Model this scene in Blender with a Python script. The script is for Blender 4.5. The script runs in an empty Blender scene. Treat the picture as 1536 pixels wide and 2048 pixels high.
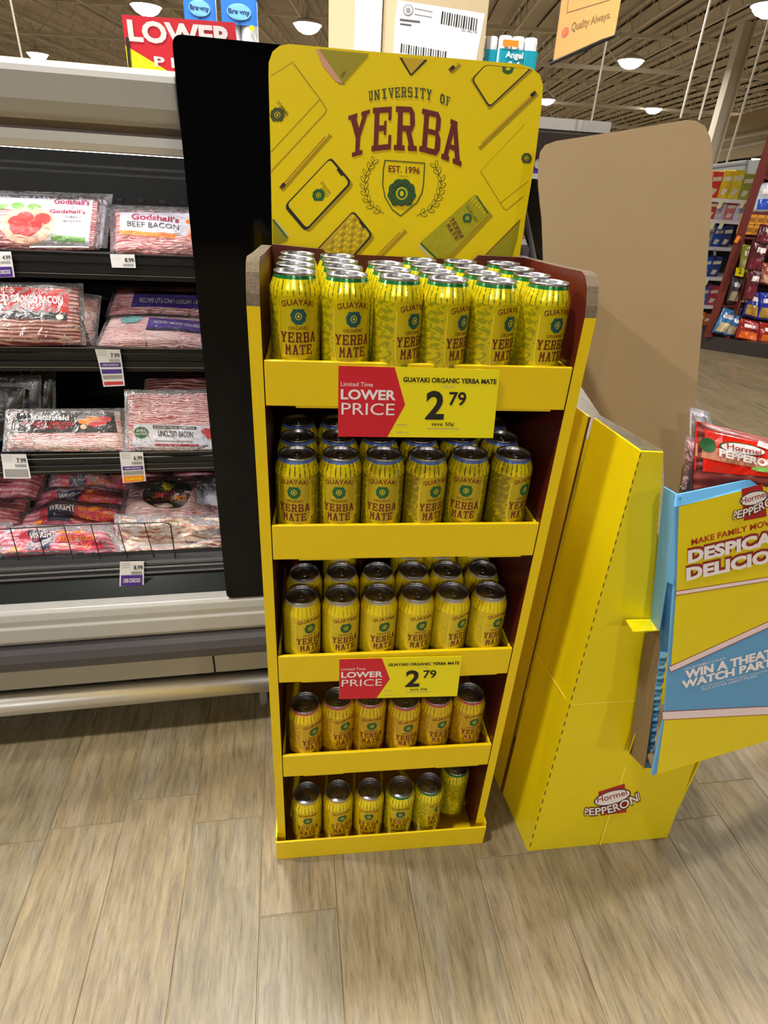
import bpy, bmesh, math, random
import numpy as np
from mathutils import Vector, Matrix, noise
random.seed(7)
V = Vector
PI = math.pi
scene = bpy.context.scene
COL = scene.collection

# ------------------------------------------------------------------ camera
W, H = 1536, 2048
FPX = 1167.8
CAM = np.array([0.0623, -0.7712, 1.3086])
YAW, PITCH, ROLL = 0.1404, 0.5138, 0.0623
def cam_axes():
    cy, sy, cp, sp, cr, sr = math.cos(YAW), math.sin(YAW), math.cos(PITCH), math.sin(PITCH), math.cos(ROLL), math.sin(ROLL)
    f = np.array([sy*cp, cy*cp, -sp]); r = np.array([cy, -sy, 0.0]); u = np.cross(r, f)
    return cr*r+sr*u, -sr*r+cr*u, f
CR, CU, CF = cam_axes()
cd = bpy.data.cameras.new('camera')
cam = bpy.data.objects.new('camera', cd); COL.objects.link(cam)
cd.sensor_fit = 'HORIZONTAL'; cd.sensor_width = 36.0; cd.lens = FPX/W*36.0
cd.clip_start = 0.02; cd.clip_end = 300
cam.matrix_world = Matrix(((CR[0], CU[0], -CF[0], CAM[0]), (CR[1], CU[1], -CF[1], CAM[1]), (CR[2], CU[2], -CF[2], CAM[2]), (0, 0, 0, 1)))
scene.camera = cam

# ------------------------------------------------------------------ world, light, exposure
scene.view_settings.view_transform = 'Standard'
scene.view_settings.look = 'None'
scene.view_settings.gamma = 1.0
scene.view_settings.exposure = -0.2
scene.view_settings.use_curve_mapping = False
w = bpy.data.worlds.new('world'); scene.world = w; w.use_nodes = True
w.node_tree.nodes['Background'].inputs[0].default_value = (1.0, 0.93, 0.82, 1)
w.node_tree.nodes['Background'].inputs[1].default_value = 0.22
LAMP_Z = 5.0
def area(x, y, z, power, size, col=(1.0, .965, .91)):
    l = bpy.data.lights.new('ceiling_lamp', 'AREA'); l.energy = power; l.size = size; l.shape = 'DISK'; l.color = col
    o = bpy.data.objects.new('ceiling_lamp_light', l); COL.objects.link(o); o.location = (x, y, z); return o
for (x, y, p) in [(-.3, .95, 210), (-1.3, -.5, 230), (-4.6, .95, 420), (4.7, .95, 220), (-.6, -7.5, 360), (-5.2, -8, 300), (4.6, -8, 260),
                  (0, 11, 300), (5, 11, 300), (-5, 11, 300), (10, 1, 260), (10, 11, 300)]:
    area(x, y, LAMP_Z-.25, p, .32)
for gx in range(-20, 36, 5):          # the rest of the store's lamp grid
    for gy_ in (21, 31, 41, 51, 61):
        area(gx+.3, gy_, LAMP_Z-.25, 360, .5)
    if gx in (-20, -15, -10, 15, 20, 25, 30):
        area(gx, 11, LAMP_Z-.25, 360, .5); area(gx, 1, LAMP_Z-.25, 360, .5)

# ------------------------------------------------------------------ measuring helpers: a pixel of the survey photo -> a point on a real plane
def ray(u, v):
    return CR*((u-W/2)/FPX) - CU*((v-H/2)/FPX) + CF
def hit(u, v, n, d):
    r = ray(u, v); n = np.asarray(n, float)
    return V(CAM + r*((d-n@CAM)/(n@r)))
def aty(u, v, y): return hit(u, v, (0, 1, 0), y)
def atx(u, v, x): return hit(u, v, (1, 0, 0), x)
def atz(u, v, z): return hit(u, v, (0, 0, 1), z)
TH = math.radians(3.8)
CN = np.array([-math.sin(TH), math.cos(TH), 0]); CS = np.array([math.cos(TH), math.sin(TH), 0])
def atc(u, v, D): return hit(u, v, CN, D)
def cs(s, D, z): return V(CS*s + CN*D + np.array([0, 0, z]))

# ------------------------------------------------------------------ materials
def lin(c):
    return tuple((x/255/12.92) if x/255 <= .04045 else ((x/255+.055)/1.055)**2.4 for x in c)
MATS = {}
def mat(name, rgb, rough=.5, metal=0, spec=.5, vary=.06, scale=30, bump=0, bscale=200, emit=None, coat=0, alpha=None):
    if name in MATS: return MATS[name]
    m = bpy.data.materials.new(name); m.use_nodes = True; nt = m.node_tree; b = nt.nodes['Principled BSDF']
    c = lin(rgb)
    tc = nt.nodes.new('ShaderNodeTexCoord')
    if vary:
        nz = nt.nodes.new('ShaderNodeTexNoise'); nz.inputs['Scale'].default_value = scale; nz.inputs['Detail'].default_value = 3
        nt.links.new(tc.outputs['Object'], nz.inputs['Vector'])
        mx = nt.nodes.new('ShaderNodeMix'); mx.data_type = 'RGBA'
        mx.inputs[6].default_value = (*[x*(1-vary) for x in c], 1); mx.inputs[7].default_value = (*[min(1, x*(1+vary)) for x in c], 1)
        nt.links.new(nz.outputs['Fac'], mx.inputs[0]); nt.links.new(mx.outputs[2], b.inputs['Base Color'])
    else: b.inputs['Base Color'].default_value = (*c, 1)
    b.inputs['Roughness'].default_value = rough; b.inputs['Metallic'].default_value = metal
    b.inputs['Specular IOR Level'].default_value = spec; b.inputs['Coat Weight'].default_value = coat; b.inputs['Coat Roughness'].default_value = .1
    if bump:
        n2 = nt.nodes.new('ShaderNodeTexNoise'); n2.inputs['Scale'].default_value = bscale; n2.inputs['Detail'].default_value = 2
        nt.links.new(tc.outputs['Object'], n2.inputs['Vector'])
        bp = nt.nodes.new('ShaderNodeBump'); bp.inputs['Strength'].default_value = bump; bp.inputs['Distance'].default_value = .002
        nt.links.new(n2.outputs['Fac'], bp.inputs['Height']); nt.links.new(bp.outputs[0], b.inputs['Normal'])
    if emit:
        b.inputs['Emission Color'].default_value = (1, .97, .9, 1); b.inputs['Emission Strength'].default_value = emit
    MATS[name] = m; return m
yellow = mat('yellow_cardboard', (230, 197, 0), .38, vary=.04, bump=.05, bscale=90)
header_y = mat('printed_yellow_board', (228, 200, 0), .4, vary=.03, spec=.3)
pep_y = mat('pepperoni_yellow_board', (230, 207, 0), .42, vary=.04, bump=.05, bscale=60)
maroon_c = mat('maroon_board_inside', (84, 24, 12), .4, vary=.1)
kraft = mat('kraft_cardboard', (132, 110, 77), .8, vary=.05, scale=12, bump=.08, bscale=40)
kraft_d = mat('kraft_cut_edge', (110, 95, 74), .9, vary=.4, scale=160, bump=.6, bscale=700)
maroon = mat('maroon_ink', (104, 26, 22), .4, vary=0)
ink = mat('black_ink', (24, 22, 16), .5, vary=0)
olive = mat('olive_ink', (66, 74, 18), .45, vary=0)
green = mat('green_ink', (30, 92, 44), .4, vary=.2, scale=300)
teal = mat('teal_foil', (44, 96, 92), .25, metal=.4, vary=.5, scale=400)
white = mat('white_ink', (238, 230, 228), .5, vary=0)
redp = mat('red_print', (206, 24, 44), .4, vary=.02)
signy = mat('sign_yellow', (240, 224, 10), .4, vary=.02)
orange = mat('orange_print', (240, 140, 30), .5, vary=0)
alu = mat('can_end_aluminium', (168, 168, 172), .33, metal=1, vary=.08, scale=200)
black = mat('black_gloss_panel', (3, 3, 5), .07, vary=0, spec=.22)
blackm = mat('black_plastic', (14, 14, 16), .35, vary=.1)
blackint = mat('case_interior_black', (9, 10, 14), .5, vary=.15)
wmetal = mat('white_enamel', (168, 166, 161), .35, vary=.03)
steel = mat('brushed_steel', (214, 210, 206), .38, metal=.85, vary=.05, bump=.1, bscale=300)
darkrub = mat('dark_bumper', (74, 70, 74), .25, vary=.06)
beigek = mat('beige_kick_panel', (150, 143, 126), .5, vary=.04)
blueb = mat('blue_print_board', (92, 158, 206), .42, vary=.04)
blued = mat('blue_board_shaded', (58, 120, 170), .5, vary=.04)
purple = mat('purple_print', (72, 40, 140), .45, vary=0)
greyp = mat('grey_print', (150, 148, 146), .5, vary=0)
tagw = mat('price_tag_paper', (226, 226, 230), .5, vary=.02)

def film_mat(name, fac=.2, tint=(1, 1, 1), rough=.1):
    m = bpy.data.materials.new(name); m.use_nodes = True; nt = m.node_tree; nt.nodes.clear()
    out = nt.nodes.new('ShaderNodeOutputMaterial'); mx = nt.nodes.new('ShaderNodeMixShader')
    tr = nt.nodes.new('ShaderNodeBsdfTransparent'); tr.inputs[0].default_value = (*tint, 1)
    gl = nt.nodes.new('ShaderNodeBsdfPrincipled'); gl.inputs['Base Color'].default_value = (.95, .95, 1, 1); gl.inputs['Roughness'].default_value = rough; gl.inputs['Metallic'].default_value = .7
    tc = nt.nodes.new('ShaderNodeTexCoord'); nz = nt.nodes.new('ShaderNodeTexNoise'); nz.inputs['Scale'].default_value = 38; nz.inputs['Detail'].default_value = 3; nz.inputs['Distortion'].default_value = 1.2
    bp = nt.nodes.new('ShaderNodeBump'); bp.inputs['Strength'].default_value = .9; bp.inputs['Distance'].default_value = .012
    nt.links.new(tc.outputs['Object'], nz.inputs['Vector']); nt.links.new(nz.outputs['Fac'], bp.inputs['Height']); nt.links.new(bp.outputs[0], gl.inputs['Normal'])
    lw = nt.nodes.new('ShaderNodeLayerWeight'); lw.inputs[0].default_value = fac; nt.links.new(bp.outputs[0], lw.inputs['Normal'])
    nt.links.new(lw.outputs['Fresnel'], mx.inputs[0]); nt.links.new(tr.outputs[0], mx.inputs[1]); nt.links.new(gl.outputs[0], mx.inputs[2])
    nt.links.new(mx.outputs[0], out.inputs[0]); MATS[name] = m; return m
film = film_mat('clear_film', .33, rough=.14)

def meat_mat(name, cols, scale=60, dist=6, rough=.35, squash=.25):
    m = bpy.data.materials.new(name); m.use_nodes = True; nt = m.node_tree; b = nt.nodes['Principled BSDF']
    uv = nt.nodes.new('ShaderNodeUVMap'); mp = nt.nodes.new('ShaderNodeMapping'); mp.inputs['Scale'].default_value = (squash, 1, 1)
    oi = nt.nodes.new('ShaderNodeObjectInfo'); add = nt.nodes.new('ShaderNodeVectorMath'); add.operation = 'ADD'
    nt.links.new(uv.outputs[0], mp.inputs[0]); nt.links.new(mp.outputs[0], add.inputs[0])
    mm = nt.nodes.new('ShaderNodeMath'); mm.operation = 'MULTIPLY'; mm.inputs[1].default_value = 13
    nt.links.new(oi.outputs['Random'], mm.inputs[0]); nt.links.new(mm.outputs[0], add.inputs[1])
    wv = nt.nodes.new('ShaderNodeTexWave'); wv.bands_direction = 'Y'; wv.inputs['Scale'].default_value = scale; wv.inputs['Distortion'].default_value = dist; wv.inputs['Detail'].default_value = 3; wv.inputs['Detail Scale'].default_value = 1.5
    nt.links.new(add.outputs[0], wv.inputs['Vector'])
    nz = nt.nodes.new('ShaderNodeTexNoise'); nz.inputs['Scale'].default_value = scale*.55; nz.inputs['Detail'].default_value = 4
    nt.links.new(add.outputs[0], nz.inputs['Vector'])
    mx = nt.nodes.new('ShaderNodeMath'); mx.operation = 'MULTIPLY_ADD'; mx.inputs[1].default_value = .5
    n2 = nt.nodes.new('ShaderNodeMath'); n2.operation = 'MULTIPLY'; n2.inputs[1].default_value = .55; nt.links.new(nz.outputs['Fac'], n2.inputs[0])
    nt.links.new(wv.outputs['Fac'], mx.inputs[0]); nt.links.new(n2.outputs[0], mx.inputs[2])
    cr = nt.nodes.new('ShaderNodeValToRGB'); e = cr.color_ramp.elements
    while len(e) < len(cols): e.new(.5)
    for i, (p, c) in enumerate(cols): e[i].position = p; e[i].color = (*lin(c), 1)
    nt.links.new(mx.outputs[0], cr.inputs[0]); nt.links.new(cr.outputs[0], b.inputs['Base Color'])
    b.inputs['Roughness'].default_value = rough
    bp = nt.nodes.new('ShaderNodeBump'); bp.inputs['Strength'].default_value = .5; bp.inputs['Distance'].default_value = .003
    nt.links.new(mx.outputs[0], bp.inputs['Height']); nt.links.new(bp.outputs[0], b.inputs['Normal'])
    MATS[name] = m; return m
bacon = meat_mat('bacon_slices', [(.2, (168, 62, 76)), (.42, (205, 110, 122)), (.58, (238, 190, 190)), (.8, (246, 222, 216))], 70, 11)
bacon_d = meat_mat('dark_bacon_slices', [(.2, (96, 34, 36)), (.45, (150, 72, 74)), (.65, (196, 140, 130)), (.85, (226, 190, 170))], 38, 8)
bacon_p = meat_mat('pink_bacon_pack', [(.2, (186, 70, 96)), (.45, (216, 116, 138)), (.7, (236, 170, 180)), (.9, (244, 212, 210))], 26, 7)
bacon_f = meat_mat('fatty_bacon_ends', [(.15, (120, 60, 50)), (.35, (186, 120, 112)), (.55, (214, 186, 160)), (.85, (232, 216, 192))], 22, 10, squash=.8)
bacon_w = meat_mat('pale_bacon_slices', [(.25, (190, 84, 100)), (.4, (226, 160, 166)), (.55, (244, 220, 216)), (.8, (250, 238, 232))], 85, 9)
peppr = meat_mat('dark_pepperoni_meat', [(.2, (70, 16, 14)), (.5, (112, 34, 26)), (.9, (160, 70, 60))], 18, 6)

def wood_mat(name, world=False):
    m = bpy.data.materials.new(name); m.use_nodes = True; nt = m.node_tree; b = nt.nodes['Principled BSDF']; L = nt.links
    def N(t, **k):
        n = nt.nodes.new(t)
        for a, v in k.items(): setattr(n, a, v)
        return n
    tc = N('ShaderNodeTexCoord'); oi = N('ShaderNodeObjectInfo')
    add = N('ShaderNodeVectorMath', operation='MULTIPLY_ADD'); cmb = N('ShaderNodeCombineXYZ')
    L.new(oi.outputs['Random'], cmb.inputs[0]); L.new(oi.outputs['Random'], cmb.inputs[1]); L.new(oi.outputs['Random'], cmb.inputs[2])
    L.new(cmb.outputs[0], add.inputs[0]); add.inputs[1].default_value = (37, 51, 23); L.new(tc.outputs['Object'], add.inputs[2])
    def noisy(sx, sy, sc, det, dist=0, rough=.5):
        mp = N('ShaderNodeMapping'); mp.inputs['Scale'].default_value = (sx, sy, 1); L.new(add.outputs[0], mp.inputs[0])
        nz = N('ShaderNodeTexNoise'); nz.inputs['Scale'].default_value = sc; nz.inputs['Detail'].default_value = det; nz.inputs['Distortion'].default_value = dist; nz.inputs['Roughness'].default_value = rough
        L.new(mp.outputs[0], nz.inputs['Vector']); return nz
    a = noisy(1, .11, 80, 9, .3, .75); c = noisy(1, .06, 260, 4, .25, .6); d = noisy(1, .28, 13, 5, .8, .62); pores = noisy(1, .12, 330, 2)
    r1 = N('ShaderNodeValToRGB'); e = r1.color_ramp.elements
    e[0].position = .30; e[0].color = (*lin((114, 105, 88)), 1); e[1].position = .74; e[1].color = (*lin((176, 166, 146)), 1)
    x = e.new(.5); x.color = (*lin((150, 140, 120)), 1)
    L.new(a.outputs['Fac'], r1.inputs[0])
    r2 = N('ShaderNodeValToRGB'); e = r2.color_ramp.elements; e[0].position = .3; e[0].color = (.55, .52, .48, 1); e[1].position = .47; e[1].color = (1, 1, 1, 1)
    L.new(c.outputs['Fac'], r2.inputs[0])
    m1 = N('ShaderNodeMix', data_type='RGBA', blend_type='MULTIPLY'); m1.inputs[0].default_value = .8; L.new(r1.outputs[0], m1.inputs[6]); L.new(r2.outputs[0], m1.inputs[7])
    r3 = N('ShaderNodeValToRGB'); e = r3.color_ramp.elements; e[0].position = .3; e[0].color = (*lin((182, 176, 158)), 1); e[1].position = .68; e[1].color = (*lin((240, 236, 232)), 1); x = e.new(.46); x.color = (*lin((222, 208, 172)), 1)
    L.new(d.outputs['Fac'], r3.inputs[0])
    m2 = N('ShaderNodeMix', data_type='RGBA', blend_type='MULTIPLY'); m2.inputs[0].default_value = .8; L.new(m1.outputs[2], m2.inputs[6]); L.new(r3.outputs[0], m2.inputs[7])
    # per plank tone
    r4 = N('ShaderNodeValToRGB'); e = r4.color_ramp.elements; e[0].position = 0; e[0].color = (.68, .70, .69, 1); e[1].position = 1; e[1].color = (.84, .81, .79, 1)
    x = e.new(.5); x.color = (.78, .76, .70, 1)
    L.new(oi.outputs['Random'], r4.inputs[0])
    m3 = N('ShaderNodeMix', data_type='RGBA', blend_type='MULTIPLY'); m3.inputs[0].default_value = 1; L.new(m2.outputs[2], m3.inputs[6]); L.new(r4.outputs[0], m3.inputs[7])
    # knots
    mpk = N('ShaderNodeMapping'); mpk.inputs['Scale'].default_value = (1, .55, 1); L.new(add.outputs[0], mpk.inputs[0])
    vo = N('ShaderNodeTexVoronoi'); vo.inputs['Scale'].default_value = 3.2; L.new(mpk.outputs[0], vo.inputs['Vector'])
    rk = N('ShaderNodeValToRGB'); e = rk.color_ramp.elements; e[0].position = .04; e[0].color = (.42, .35, .28, 1); e[1].position = .11; e[1].color = (1, 1, 1, 1)
    L.new(vo.outputs['Distance'], rk.inputs[0])
    m4 = N('ShaderNodeMix', data_type='RGBA', blend_type='MULTIPLY'); m4.inputs[0].default_value = .8; L.new(m3.outputs[2], m4.inputs[6]); L.new(rk.outputs[0], m4.inputs[7])
    last = m4
    if world:
        br = N('ShaderNodeTexBrick'); br.inputs['Scale'].default_value = 1; br.inputs['Brick Width'].default_value = 1.22; br.inputs['Row Height'].default_value = .1575
        br.inputs['Mortar Size'].default_value = .0012; br.inputs['Color1'].default_value = (.85, .85, .82, 1); br.inputs['Color2'].default_value = (1.05, 1.02, .98, 1); br.inputs['Mortar'].default_value = (.4, .37, .3, 1)
        mr = N('ShaderNodeMapping'); mr.inputs['Rotation'].default_value = (0, 0, PI/2); L.new(tc.outputs['Object'], mr.inputs[0]); L.new(mr.outputs[0], br.inputs['Vector'])
        m5 = N('ShaderNodeMix', data_type='RGBA', blend_type='MULTIPLY'); m5.inputs[0].default_value = 1; L.new(m4.outputs[2], m5.inputs[6]); L.new(br.outputs[0], m5.inputs[7]); last = m5
    L.new(last.outputs[2], b.inputs['Base Color'])
    b.inputs['Roughness'].default_value = .42; b.inputs['Specular IOR Level'].default_value = .4
    bp = N('ShaderNodeBump'); bp.inputs['Strength'].default_value = .25; bp.inputs['Distance'].default_value = .001
    L.new(pores.outputs['Fac'], bp.inputs['Height']); L.new(bp.outputs[0], b.inputs['Normal'])
    MATS[name] = m; return m
plankm = wood_mat('vinyl_plank_wood'); floorm = wood_mat('vinyl_floor_far', True)

# ------------------------------------------------------------------ mesh helpers
class MB:
    def __init__(s): s.v = []; s.f = []; s.m = []; s.mats = []; s.uv = {}; s.smooth = False
    def mi(s, m):
        if m not in s.mats: s.mats.append(m)
        return s.mats.index(m)
    def poly(s, pts, m, uvs=None):
        b = len(s.v); s.v += [tuple(p) for p in pts]; s.f.append(tuple(range(b, b+len(pts)))); s.m.append(s.mi(m))
        if uvs: s.uv[len(s.f)-1] = uvs
    def tris(s, pts, faces, m):
        b = len(s.v); s.v += [tuple(p) for p in pts]; i = s.mi(m)
        for f in faces: s.f.append(tuple(b+k for k in f)); s.m.append(i)
    def box(s, lo, hi, m, fn=None):
        x0, y0, z0 = lo; x1, y1, z1 = hi
        p = [(x0, y0, z0), (x1, y0, z0), (x1, y1, z0), (x0, y1, z0), (x0, y0, z1), (x1, y0, z1), (x1, y1, z1), (x0, y1, z1)]
        if fn: p = [fn(*q) for q in p]
        s.tris(p, [(0, 3, 2, 1), (4, 5, 6, 7), (0, 1, 5, 4), (1, 2, 6, 5), (2, 3, 7, 6), (3, 0, 4, 7)], m)
    def slab(s, pts, off, m, edge=None):      # polygon extruded by a vector
        off = V(off); n = len(pts); a = [V(p) for p in pts]; b2 = [p+off for p in a]
        s.poly(a, m); s.poly(b2[::-1], m)
        for i in range(n): s.poly([a[i], b2[i], b2[(i+1) % n], a[(i+1) % n]], edge or m)
    def tube(s, p, q, r, m, n=8):
        p, q = V(p), V(q); d = (q-p).normalized(); a = d.orthogonal().normalized(); b = d.cross(a)
        A = [p+a*math.cos(t)*r+b*math.sin(t)*r for t in [2*PI*i/n for i in range(n)]]; B = [x+(q-p) for x in A]
        s.tris(A+B, [(i, (i+1) % n, n+(i+1) % n, n+i) for i in range(n)]+[tuple(range(n))[::-1], tuple(range(n, 2*n))], m)
    def lathe(s, prof, m, n=28, c=(0, 0, 0)):
        P = []
        for r, z in prof:
            for i in range(n): t = 2*PI*i/n; P.append((c[0]+r*math.cos(t), c[1]+r*math.sin(t), c[2]+z))
        F = []
        for k in range(len(prof)-1):
            for i in range(n): j = (i+1) % n; F.append((k*n+i, k*n+j, (k+1)*n+j, (k+1)*n+i))
        s.tris(P, F, m)
    def build(s, name, parent=None, smooth=False, bevel=0, fix=True):
        me = bpy.data.meshes.new(name); me.from_pydata(s.v, [], s.f)
        for m in s.mats: me.materials.append(m)
        for p, i in zip(me.polygons, s.m): p.material_index = i; p.use_smooth = smooth
        if s.uv:
            ul = me.uv_layers.new(name='UVMap')
            for fi, uvs in s.uv.items():
                for li, uv in zip(me.polygons[fi].loop_indices, uvs): ul.data[li].uv = uv
        if fix:
            bm = bmesh.new(); bm.from_mesh(me); bmesh.ops.remove_doubles(bm, verts=bm.verts, dist=1e-6); bmesh.ops.recalc_face_normals(bm, faces=bm.faces); bm.to_mesh(me); bm.free()
        me.update()
        o = bpy.data.objects.new(name, me); COL.objects.link(o)
        if bevel:
            b = o.modifiers.new('bevel', 'BEVEL'); b.width = bevel; b.segments = 2; b.limit_method = 'ANGLE'
        if parent:
            o.parent = parent; o.matrix_parent_inverse = world_inv(parent)
        return o
def world_inv(p):
    m = p.matrix_parent_inverse @ p.matrix_basis
    q = p.parent
    while q: m = (q.matrix_parent_inverse @ q.matrix_basis) @ m; q = q.parent
    return m.inverted()
def tag(o, label, cat, group=None):
    o['label'] = label; o['category'] = cat
    if group: o['group'] = group
    return o
def thing(name, label, cat, loc=(0, 0, 0), group=None):
    o = bpy.data.objects.new(name, None); COL.objects.link(o); o.location = loc; o.empty_display_size = .02
    return tag(o, label, cat, group)
def struct(o): o['kind'] = 'structure'; return o

TXT = {}
def text2d(s, bold=0.0):
    """a string as flat triangles, bounding box scaled to the unit square; returns pts, faces, aspect"""
    k = (s, bold)
    if k not in TXT:
        cu = bpy.data.curves.new('t', 'FONT'); cu.body = s; cu.offset = bold; cu.resolution_u = 3; cu.fill_mode = 'FRONT'
        o = bpy.data.objects.new('t', cu); COL.objects.link(o)
        bpy.context.view_layer.update()
        me = bpy.data.meshes.new_from_object(o.evaluated_get(bpy.context.evaluated_depsgraph_get()))
        P = [(v.co.x, v.co.y) for v in me.vertices]; F = [tuple(p.vertices) for p in me.polygons]
        bpy.data.objects.remove(o); bpy.data.curves.remove(cu); bpy.data.meshes.remove(me)
        x0 = min(p[0] for p in P); x1 = max(p[0] for p in P); y0 = min(p[1] for p in P); y1 = max(p[1] for p in P)
        TXT[k] = ([((x-x0)/(x1-x0), (y-y0)/(y1-y0)) for x, y in P], F, (x1-x0)/(y1-y0))
    return TXT[k]
def lerp2(a, b, t): return (a[0]+(b[0]-a[0])*t, a[1]+(b[1]-a[1])*t)
def quadmap(q):        # q = BL, BR, TR, TL
    return lambda u, v: lerp2(lerp2(q[0], q[1], u), lerp2(q[3], q[2], u), v)
def curvemap(base, top):   # smooth curves through equally spaced base and top points
    n = len(base)-1
    def ev(P, u):
        x = min(max(u, 0), 1)*n; i = min(int(x), n-1); t = x-i
        p0 = P[max(i-1, 0)]; p1 = P[i]; p2 = P[i+1]; p3 = P[min(i+2, n)]
        return tuple(.5*((2*p1[k])+(-p0[k]+p2[k])*t+(2*p0[k]-5*p1[k]+4*p2[k]-p3[k])*t*t+(-p0[k]+3*p1[k]-3*p2[k]+p3[k])*t**3) for k in (0, 1))
    return lambda u, v: lerp2(ev(base, u), ev(top, u), v)
def put_text(mb, S, s, mp, m, h=1, bold=0.0):
    P, F, a = text2d(s, bold)
    mb.tris([S(*mp(x, y), h) for x, y in P], F, m)
def put_poly(mb, S, pts, m, h=1): mb.poly([S(x, y, h) for x, y in pts], m)
def put_disc(mb, S, c, rx, ry, m, h=1, n=20, rot=0):
    put_poly(mb, S, [(c[0]+rx*math.cos(t)*math.cos(rot)-ry*math.sin(t)*math.sin(rot), c[1]+rx*math.cos(t)*math.sin(rot)+ry*math.sin(t)*math.cos(rot)) for t in [2*PI*i/n for i in range(n)]], m, h)
def put_line(mb, S, pts, wd, m, h=1, closed=False):
    pts = [V((*p, 0)) for p in pts]; n = len(pts)
    for i in range(n if closed else n-1):
        a, b = pts[i], pts[(i+1) % n]; d = (b-a).normalized()*wd*.3; nn = V((-(b-a).y, (b-a).x, 0)).normalized()*wd/2
        put_poly(mb, S, [(p.x, p.y) for p in (a-d+nn, a-d-nn, b+d-nn, b+d+nn)], m, h+.15*(i % 2))
def rounded(pts, r, n=5):
    out = []; k = len(pts)
    for i in range(k):
        p0, p1, p2 = V(pts[i-1]), V(pts[i]), V(pts[(i+1) % k])
        a = p1+(p0-p1).normalized()*min(r, (p0-p1).length*.48); b = p1+(p2-p1).normalized()*min(r, (p2-p1).length*.48)
        for j in range(n+1):
            t = j/n; q = a*(1-t)**2+p1*2*t*(1-t)+b*t*t; out.append(tuple(q))
    return out
def plane_surf(P0, n, eps=.00025):   # S(px,py,h) on the plane, raised h*eps towards the viewer
    n = V(n).normalized(); d = float(n.dot(V(P0)))
    if n.dot(V(CAM)-V(P0)) < 0: n = -n; d = -d
    return lambda u, v, h=0: hit(u, v, n, d+h*eps)
EPS = .0003

# ================================================================== STRUCTURE: floor
FA = math.radians(2.0)
floor = thing('floor', '', '', (0, 0, 0)); del floor['label']; del floor['category']; struct(floor)
floor.rotation_euler = (0, 0, FA)
mb = MB(); mb.box((-60, -12, -.05), (90, 95, -.0016), floorm); o = mb.build('floor_slab'); o.parent = floor; struct(o)
PW, PL = .1575, 1.22
def plank_mesh():
    g = .0009; b = .0014
    me = MB(); x1, y1 = PW-g, PL-g
    me.tris([(g, g, -.0012), (x1, g, -.0012), (x1, y1, -.0012), (g, y1, -.0012), (g+b, g+b, 0), (x1-b, g+b, 0), (x1-b, y1-b, 0), (g+b, y1-b, 0)],
            [(4, 5, 6, 7), (0, 1, 5, 4), (1, 2, 6, 5), (2, 3, 7, 6), (3, 0, 4, 7), (0, 3, 2, 1)], plankm)
    return me.build('plank')
p0 = plank_mesh(); first = True
joint = {0: -.128, -1: .09, -2: .165}
for i in range(-14, 30):
    j0 = joint.get(i, random.uniform(0, PL))
    k0 = math.floor((-1.0-j0)/PL)
    for k in range(k0, k0+(5 if i > 3 else 3)):
        o = p0 if first else p0.copy()
        if not first: COL.objects.link(o)
        first = False
        o.parent = floor; o.location = (-.053+i*PW, j0+k*PL, 0); struct(o)

# ================================================================== STRUCTURE: ceiling, walls, column
deck_m = mat('painted_roof_deck', (166, 158, 143), .9, vary=.12, scale=.7)
joist_m = mat('painted_steel_joist', (186, 177, 160), .7, vary=.1, scale=1)
wall_m = mat('beige_wall_paint', (176, 162, 134), .9, vary=.04)
def CZ(x, y, z, a=math.radians(-8)): return V((x*math.cos(a)-y*math.sin(a), x*math.sin(a)+y*math.cos(a), z))
mb = MB()
for i in range(-60, 130):     # corrugated roof deck
    x = i*.9
    mb.tris([CZ(x, -12, 6.3), CZ(x+.5, -12, 6.3), CZ(x+.5, 95, 6.3), CZ(x, 95, 6.3), CZ(x+.56, -12, 6.38), CZ(x+.9, -12, 6.38), CZ(x+.9, 95, 6.38), CZ(x+.56, 95, 6.38)], [(0, 1, 2, 3), (1, 4, 7, 2), (4, 5, 6, 7)], deck_m)
mb.box((-70, -14, 6.5), (100, 100, 6.6), deck_m)
ceil = struct(mb.build('ceiling', fix=False))
def truss(L, hgt, step, r):
    m = MB()
    m.box((-r, 0, -r), (r, L, r), joist_m); m.box((-r, 0, hgt-r), (r, L, hgt+r), joist_m)
    n = int(L/step)
    for i in range(n):
        a = V((0, i*step, 0 if i % 2 else hgt)); b = V((0, (i+1)*step, hgt if i % 2 else 0)); m.tube(a, b, r*.45, joist_m, 3)
    return m.build('joist', fix=False)
j0 = truss(96, .55, .55, .03)
first = True
for i in range(-14, 34):
    o = j0 if first else j0.copy()
    if not first: COL.objects.link(o)
    first = False
    o.location = CZ(i*1.7, -6, 5.68); o.rotation_euler = (0, 0, math.radians(-8)); o.parent = ceil; struct(o)
g0 = truss(110, .9, 1.1, .055); g0.name = 'girder'; first = True
for i in range(0, 7):
    o = g0 if first else g0.copy()
    if not first: COL.objects.link(o)
    first = False
    o.name = 'girder'; o.location = CZ(-40, 5+i*9.5, 5.05); o.rotation_euler = (0, 0, math.radians(-98)); o.parent = ceil; struct(o)
mb = MB(); mb.box((-60, 88, 0), (95, 88.3, 6.4), wall_m); struct(mb.build('wall_back'))
mb = MB(); mb.box((88, -12, 0), (88.3, 88, 6.4), wall_m); struct(mb.build('wall_right'))
mb = MB(); mb.box((-50.3, -12, 0), (-50, 88, 6.4), wall_m); struct(mb.build('wall_left'))
mb = MB(); mb.box((-60, -12.3, 0), (95, -12, 6.4), mat('front_wall_paint', (60, 57, 52), .9)); struct(mb.build('wall_front'))
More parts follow.
